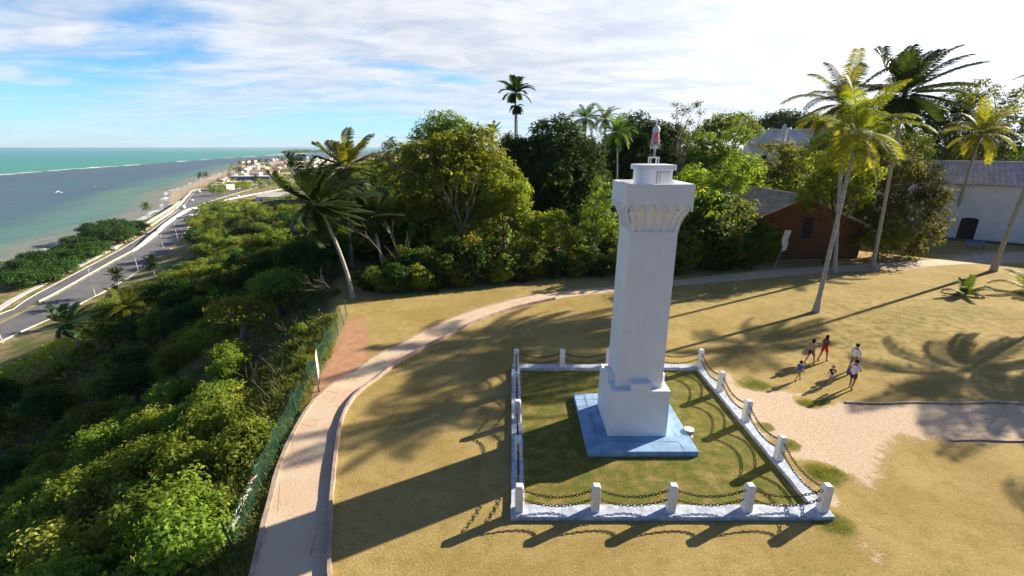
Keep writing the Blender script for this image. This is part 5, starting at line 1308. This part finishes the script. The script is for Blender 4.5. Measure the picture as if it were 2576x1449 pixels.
for a in ((240,744,'tall street lamp beside the dark shadow on the near carriageway'),(348,683,'second street lamp along the coast road, near the yellowish palm'),(415,640,'street lamp by the verge half way to the town'),(448,606,'street lamp where the road narrows near the shrubs'),(6,862,'street lamp at the left edge of the view by the near carriageway')): street_lamp(*a)

# ------------------------------------------------------------------ green wire fence, ribbons, sign
FP = [(-12.75,32.2),(-12.33,30.4),(-12.05,28.5),(-11.85,26.4),(-11.5,24.3),(-11.12,22.1),(-10.60,19.06),(-10.2,16.57),(-9.72,14.15),(-9.15,11.37)]
fe = empty('wire_fence', (FP[5][0],FP[5][1],0), 0, label='low green wire mesh fence with thin posts along the slope side of the path', cat='fence')
ox, oy = FP[5]; lean = Vector((-.16,.05,1))
for i, (x, y_) in enumerate(FP):
    zb = T(x,y_)-.3; mb = MB(); rg = random.Random(i); l = lean+Vector((rg.uniform(-.06,.04),rg.uniform(-.05,.05),0))
    mb.tube([(x-ox,y_-oy,zb), (x-ox+l.x*1.6,y_-oy+l.y*1.6,zb+1.65)], .032, 6); mb.build('post', M['green_paint'], fe)
for i in range(len(FP)-1):
    a = Vector((FP[i][0],FP[i][1],0)); b = Vector((FP[i+1][0],FP[i+1][1],0)); L = (b-a).length; mb = MB(); rg = random.Random(i)
    def fp(u, h): 
        p = a.lerp(b, u/L); z = T(p.x,p.y); sag = .05*math.sin(PI*u/L); return (p.x-ox+lean.x*h-.03*math.sin(u*3+h*2), p.y-oy+lean.y*h, z-.08+h-sag*h)
    Hf = 1.15; n = int(L/.11); w_ = .0045
    for k in range(n+1):
        u = L*k/n
        V = []
        for j in range(7):
            p = fp(u, Hf*j/6); V += [(p[0],p[1]-w_,p[2]),(p[0],p[1]+w_,p[2])]
        mb.add(V, [(2*j,2*j+1,2*j+3,2*j+2) for j in range(6)])
    for j in range(13):
        h = Hf*j/12; V = []
        for k in range(9):
            p = fp(L*k/8, h); V += [(p[0],p[1],p[2]-w_),(p[0],p[1],p[2]+w_)]
        mb.add(V, [(2*k,2*k+1,2*k+3,2*k+2) for k in range(8)])
    o = mb.build('wire_panel', M['greennet'], fe)
M['ribbon'] = pmat('white_ribbon', (.45,.42,.38), .7, .1, 20); M['ribbonpink'] = pmat('pink_ribbon', (.75,.30,.32), .7, .1, 20)
rg = random.Random(12)
for i in range(24):
    t = i/23; px = 648-52*t+rg.uniform(-5,5); py = 1225+112*t+rg.uniform(-5,5)
    y_ = 13.9-2.3*t; p = Vector((float(interp(y_, [(a[1],a[0]) for a in FP][::-1]))-.10, y_, .45+rg.uniform(-.12,.2)))
    mb = MB()
    for q in range(rg.choice((1,1,2))):
        a = rg.uniform(-.6,.9); L = rg.uniform(.05,.13); V = []
        for k in range(5):
            u = (k/4-.5)*2*L; V += [(u*math.cos(a), .02*math.sin(k*2), u*math.sin(a)-.016), (u*math.cos(a)+.01, .02*math.sin(k*2)+.012, u*math.sin(a)+.016)]
        mb.add(V, [(2*k,2*k+2,2*k+3,2*k+1) for k in range(4)])
    o = mb.build('ribbon', M['ribbonpink'] if i < 3 else M['ribbon']); o.location = p; o.rotation_euler = (0,0,rg.uniform(.9,1.6))
    tag(o, 'pink ribbon tied at the upper end of the row on the green fence' if i < 3 else 'white ribbon tied to the green wire fence near the bottom of the view', 'ribbon', 'pink ribbons on the fence' if i < 3 else 'white ribbons on the fence')
x, y_ = G(803, 975)
sg = empty('sign_board', (x,y_,0), R(111), label='narrow white and yellow board on two posts seen edge on beside the path', cat='sign')
M['signwhite'] = pmat('sign_white', (.75,.73,.68), .5, .05, 3); M['signyellow'] = pmat('sign_yellow', (.75,.52,.06), .5, .05, 3)
for sx in (-.42,.42):
    mb = MB(); mb.box(sx-.04, sx+.04, -.04, .04, -.3, 1.9); mb.build('post', M['metalgrey'], sg)
mb = MB(); mb.box(-.52,.52,-.075,-.042,.75,1.95); bd = mb.build('board', M['signwhite'], sg)
mb = MB(); mb.box(-.525,.525,-.072,-.045,1.955,2.03); mb.box(.53,.57,-.075,-.042,.75,2.03); mb.build('board_edge', M['signyellow'], bd)
# bench and bin by the church
x, y_ = G(2452, 625); be = empty('park_bench', (x,y_,0), -.5, label='small pale blue bench on the paving before the church door', cat='bench')
M['benchblue'] = pmat('blue_bench_paint', (.20,.26,.45), .6, .1, 4)
mb = MB(); [mb.box(-.9,.9,-.25+k*.13,-.15+k*.13,.42,.46) for k in range(4)]; mb.build('seat', M['benchblue'], be)
mb = MB(); [mb.box(-.9,.9,.28,.32,.55+k*.14,.65+k*.14) for k in range(3)]; mb.build('backrest', M['benchblue'], be)
for sx in (-.8,.8):
    mb = MB(); mb.box(sx-.04,sx+.04,-.25,.3,0,.418); mb.build('leg', M['benchblue'], be)

# ------------------------------------------------------------------ people
SK = {}
def cloth_mat(name, c): M[name] = pmat(name, c, .85, .12, 14, .3, 60); return M[name]
cloth_mat('skin_brown', (.33,.17,.10)); cloth_mat('skin_light', (.50,.29,.19)); cloth_mat('hair_dark', (.02,.014,.01)); cloth_mat('hair_sandy', (.28,.19,.10))
cloth_mat('shirt_white', (.72,.72,.80)); cloth_mat('shirt_pale', (.62,.58,.74)); cloth_mat('shirt_blue', (.02,.07,.45)); cloth_mat('shirt_black', (.018,.016,.018)); cloth_mat('shirt_beige', (.40,.27,.19)); cloth_mat('shirt_brown', (.13,.06,.045))
cloth_mat('shorts_red', (.60,.025,.03)); cloth_mat('shorts_dark', (.05,.045,.06)); cloth_mat('shorts_pale', (.55,.48,.62)); cloth_mat('shorts_khaki', (.28,.21,.13)); cloth_mat('bag_beige', (.52,.38,.26)); cloth_mat('bag_purple', (.10,.04,.20)); cloth_mat('shoe', (.30,.22,.16)); cloth_mat('eye_dark', (.01,.01,.01)); cloth_mat('print_white', (.75,.72,.72))
def skin_obj(name, verts, edges, radii, mat, parent, sub=1, root=0):
    me = bpy.data.meshes.new(name); me.from_pydata(verts, edges, []); o = bpy.data.objects.new(name, me); C.objects.link(o)
    o.modifiers.new('skin', 'SKIN').use_smooth_shade = True
    for i, r in enumerate(radii):
        d = me.skin_vertices[0].data[i]; d.radius = (r, r) if isinstance(r, (int,float)) else r; d.use_root = (i == root)
    m = o.modifiers.new('sub', 'SUBSURF'); m.levels = sub; m.render_levels = sub
    dg = bpy.context.evaluated_depsgraph_get(); dg.update(); ne = bpy.data.meshes.new_from_object(o.evaluated_get(dg)); ne.name = name
    bpy.data.objects.remove(o); bpy.data.meshes.remove(me)
    ne.materials.clear(); return link(name, ne, M[mat], parent, True)
def person(px, py, face, H, label, shirt='shirt_white', shorts='shorts_dark', skin='skin_brown', hair='hair_dark', stride=.25, kid=False, arms='swing', longhair=False, sleeves=True, phase=1, longshirt=False, bag=None):
    x, y_ = G(px, py); s = H/1.75
    e = empty('person', (x,y_,0), R(face), label=label, cat='person')   # facing local +Y
    hk = 1.32 if kid else 1.0; st = stride*phase
    P = {}; Rd = {}
    def v(n, p, r): P[n] = Vector(p); Rd[n] = r
    v('pelvis',(0,0,.95),(.145,.105)); v('waist',(0,.0,1.10),(.125,.09)); v('chest',(0,.01,1.30),(.15,.105)); v('upper',(0,0,1.42),(.10,.075)); v('neck',(0,.01,1.50),.052)
    v('jaw',(0,.035,1.555),.062*hk); v('head',(0,.02,1.555+.09*hk),.092*hk); v('crownh',(0,.01,1.555+.165*hk),.07*hk); v('nose',(0,.02+.10*hk,1.555+.075*hk),.016*hk)
    for sd, nm in ((-1,'L'),(1,'R')):
        f = st*sd
        v('hip'+nm,(sd*.09,0,.90),.088); v('knee'+nm,(sd*.10,f*.55+.05,.50),.058); v('ank'+nm,(sd*.10,f-(.05 if f < 0 else 0),.085+(.05 if f < 0 else 0)),.037); v('toe'+nm,(sd*.11,f+.14,.03+(.0 if f < 0 else 0)),.036)
        v('sho'+nm,(sd*.175,0,1.425),.056)
        if arms == 'swing' or (arms == 'bag' and sd == 1):
            el = (sd*.235,-f*.35,1.14); wr_ = (sd*.25,-f*.7+.05,.90)
        elif arms == 'front':
            el = (sd*.24,.05,1.15); wr_ = (sd*.12,.24,1.08)
        else:
            el = (sd*.26,-.02,1.15); wr_ = (sd*.30,.02,.90)
        v('elb'+nm,el,.041); v('wri'+nm,wr_,.027)
        d = (P['wri'+nm]-P['elb'+nm]).normalized(); v('palm'+nm, P['wri'+nm]+d*.06, (.036,.018))
        sdv = Vector((0,1,0)) if abs(d.y) < .8 else Vector((1,0,0)); ax = (sdv-d*sdv.dot(d)).normalized(); inn = Vector((-sd,0,0))
        for k in range(4):
            q = (k-1.5)*.020; l1 = (.045,.052,.050,.040)[k]
            b0 = P['palm'+nm]+d*.035+ax*q; v('f%d0%s' % (k,nm), b0, .0095); b1 = b0+(d*.9+inn*.25).normalized()*l1; v('f%d1%s' % (k,nm), b1, .0085); v('f%d2%s' % (k,nm), b1+(d*.7+inn*.7).normalized()*l1*.7, .007)
        v('t0'+nm, P['wri'+nm]+d*.035+ax*.032, .011); v('t1'+nm, P['wri'+nm]+d*.075+ax*.058+inn*.015, .009)
    E_ = [('pelvis','waist'),('waist','chest'),('chest','upper'),('upper','neck'),('neck','jaw'),('jaw','head'),('head','crownh'),('head','nose')]
    for nm in 'LR':
        E_ += [('pelvis','hip'+nm),('hip'+nm,'knee'+nm),('knee'+nm,'ank'+nm),('ank'+nm,'toe'+nm),('upper','sho'+nm),('sho'+nm,'elb'+nm),('elb'+nm,'wri'+nm),('wri'+nm,'palm'+nm),('wri'+nm,'t0'+nm),('t0'+nm,'t1'+nm)]
        for k in range(4): E_ += [('palm'+nm,'f%d0%s' % (k,nm)),('f%d0%s' % (k,nm),'f%d1%s' % (k,nm)),('f%d1%s' % (k,nm),'f%d2%s' % (k,nm))]
    def build(name, keys, edges, mat, add=0.0, over=None, parent=e, root=0):
        ix = {k: i for i, k in enumerate(keys)}; PP = dict(P)
        if over: PP.update(over)
        rr_ = []
        for k in keys:
            r = Rd.get(k, .05); r = r if isinstance(r, tuple) else (r, r); rr_.append(tuple((q+add)*s for q in r))
        return skin_obj(name, [tuple(PP[k]*s) for k in keys], [(ix[a],ix[b]) for a, b in edges], rr_, mat, parent, 1, root)
    keys = list(P); body = build('body', keys, E_, skin)
    # clothes as slightly larger skins
    P['armL'] = P['shoL'].lerp(P['elbL'], .62); P['armR'] = P['shoR'].lerp(P['elbR'], .62); Rd['armL'] = Rd['armR'] = .05
    P['hem'] = Vector((0,0,.82 if longshirt else .90)); Rd['hem'] = (.19,.15) if longshirt else (.16,.13)
    kk_ = ['chest','waist','hem','upper','shoL','shoR']+(['armL','armR'] if sleeves else [])
    ee = [('chest','waist'),('waist','hem'),('chest','upper'),('upper','shoL'),('upper','shoR')]+([('shoL','armL'),('shoR','armR')] if sleeves else [])
    sh = build('shirt', kk_, ee, shirt, .022)
    for nm in 'LR': P['thi'+nm] = P['hip'+nm].lerp(P['knee'+nm], .72); Rd['thi'+nm] = .075
    build('shorts', ['pelvis','waist','hipL','hipR','thiL','thiR'], [('pelvis','waist'),('pelvis','hipL'),('pelvis','hipR'),('hipL','thiL'),('hipR','thiR')], shorts, .016)
    # hair: a cap over the back and top of the head
    mb = MB(); hc = P['head']+Vector((0,-.012,.012)); rr = .104*hk; n1_, n2_ = 14, 8; V = []; F_ = []
    for j in range(n2_+1):
        ph = j/n2_*2.05
        for i in range(n1_):
            a = 2*PI*i/n1_; fr = max(0, math.sin(a)); pj = ph*(1-.50*fr); low = (.12 if longhair else 0)*(1-fr)*(j/n2_)**3
            V.append(tuple((hc+Vector((rr*math.sin(pj)*math.cos(a)*.95, rr*math.sin(pj)*math.sin(a)*1.05, rr*math.cos(pj)*1.12-low)))*s))
    for j in range(n2_):
        for i in range(n1_): F_.append((j*n1_+i, (j+1)*n1_+i, (j+1)*n1_+(i+1)%n1_, j*n1_+(i+1)%n1_))
    mb.add(V, F_); mb.build('hair', M[hair], e, True)
    for sd in (-1,1):
        mb = MB(); c = (P['head']+Vector((sd*.034*hk, .088*hk, .0)))*s; mb.lathe([(.001,-.010*s*hk),(.011*s*hk,0),(.001,.010*s*hk)], 8, tuple(c)); mb.build('eye', M['eye_dark'], e)
        mb = MB(); c = (P['head']+Vector((sd*.092*hk, .0, -.01)))*s; mb.lathe([(.001,-.03*s*hk),(.016*s*hk,-.01*s),(.018*s*hk,.012*s),(.001,.03*s*hk)], 8, tuple(c)); mb.build('ear', M[skin], e)
        nm = 'L' if sd < 0 else 'R'
        a_, t_ = P['ank'+nm], P['toe'+nm]
        build('shoe', ['ank'+nm,'toe'+nm], [('ank'+nm,'toe'+nm)], 'shoe', .010, over={'ank'+nm: Vector((a_.x,a_.y-.03,max(.045,a_.z-.035)))})
    mb = MB(); c = P['head']+Vector((0,.096*hk,-.045*hk)); mb.add([tuple((c+Vector(q))*s) for q in ((-.024,-.006,0),(0,.002,-.003),(.024,-.006,0),(0,.0,-.011))], [(0,3,2,1)]); mb.build('mouth', cloth_mat('lip', (.35,.10,.09)) if 'lip' not in M else M['lip'], e)
    return e, P, s
def tote(e, P, s, mat, hand='L', size=(.46,.12,.38), drop=.30, label='', strap_top=None, dx=0, dy=0):
    top = P['wri'+hand] if strap_top is None else P[strap_top]; c = (top+Vector((dx,dy,0)))*s
    c = Matrix.Translation(e.location)@e.rotation_euler.to_matrix().to_4x4()@c
    b = empty('shoulder_bag', (c.x,c.y,c.z-drop-size[2]), e.rotation_euler.z+PI/2, label=label, cat='bag')
    w_, t_, h_ = size[0]/2, size[1]/2, size[2]
    mb = MB(); mb.loft([[(-w_*.8,-t_,0),(w_*.8,-t_,0),(w_*.8,t_,0),(-w_*.8,t_,0)],[(-w_,-t_*1.3,h_*.4),(w_,-t_*1.3,h_*.4),(w_,t_*1.3,h_*.4),(-w_,t_*1.3,h_*.4)],[(-w_*.95,-t_*.5,h_),(w_*.95,-t_*.5,h_),(w_*.95,t_*.5,h_),(-w_*.95,t_*.5,h_)]]); mb.build('body', M[mat], b, bevel=.02)
    mb = MB(); mb.tube([(-w_*.6,0,h_-.02),(-w_*.3,0,h_+drop*.7),(0,0,h_+drop+.03),(w_*.3,0,h_+drop*.7),(w_*.6,0,h_-.02)], .012, 6); mb.build('strap', M[mat], b)
    return b
# facing angles: 0 faces away from the viewer, -90 faces right
e1 = person(2035,916,-75,1.66,'woman in beige top with dark hair walking right, carrying a large beige bag','shirt_beige','shorts_dark','skin_light','hair_dark',.24,arms='bag',longhair=True)
tote(*e1, 'bag_beige', 'L', label='large beige tote bag hanging at the side of the woman in beige', strap_top='elbL', dx=.05, dy=-.15, drop=.12, size=(.55,.16,.42))
e2 = person(2068,908,-70,1.72,'person in dark brown top and red shorts walking beside the woman with the bag','shirt_brown','shorts_red','skin_brown','hair_dark',.22,arms='front',longhair=True,sleeves=False)
e3 = person(2006,957,-80,1.18,'small child in bright blue shirt running right in front of the two women','shirt_blue','shorts_khaki','skin_light','hair_dark',.30,kid=True,phase=-1)
e4 = person(2087,966,-20,1.10,'toddler in black shirt with white print and pale shorts','shirt_black','shorts_pale','skin_light','hair_sandy',.05,kid=True,arms='side')
e5 = person(2141,935,-70,1.78,'man in white shirt standing behind another man in pale shirt','shirt_white','shorts_khaki','skin_brown','hair_dark',.12,arms='front')
e6 = person(2139,978,-60,1.74,'man in long pale lilac shirt and dark shorts at the front of the group','shirt_pale','shorts_dark','skin_brown','hair_dark',.12,arms='front',longshirt=True,phase=-1)
tote(*e6, 'bag_purple', 'L', label='small purple bag on the left side of the man in the lilac shirt', strap_top='elbL', dx=-.03, dy=-.02, drop=.05, size=(.26,.10,.34))
mb = MB(); mb.box(-.05,.05,0,.004,0,.10); 
ex = e4[0]; ps = e4[1]['chest']*e4[2]
mb = MB(); mb.add([(-.05,-.105,.78),(.05,-.105,.78),(.04,-.11,.90),(-.04,-.11,.90)], [(0,1,2,3)]); mb.build('shirt_print', M['print_white'], ex)

# ------------------------------------------------------------------ sea haze over everything
mb = MB(); mb.box(-9000, 4000, -1500, 12000, -60, 62)
hm_ = bpy.data.materials.new('haze'); hm_.use_nodes = True; t = NT(hm_.node_tree); t.n.clear()
pv = t.new('ShaderNodeVolumePrincipled'); pv.inputs['Color'].default_value = (.80,.88,1,1); pv.inputs['Density'].default_value = .00004; pv.inputs['Anisotropy'].default_value = .2
o_ = t.new('ShaderNodeOutputMaterial'); t.link(pv.outputs[0], o_.inputs['Volume'])
tag(mb.build('haze', hm_), 'faint pale sea haze softening the far town and horizon', 'haze', kind='stuff')
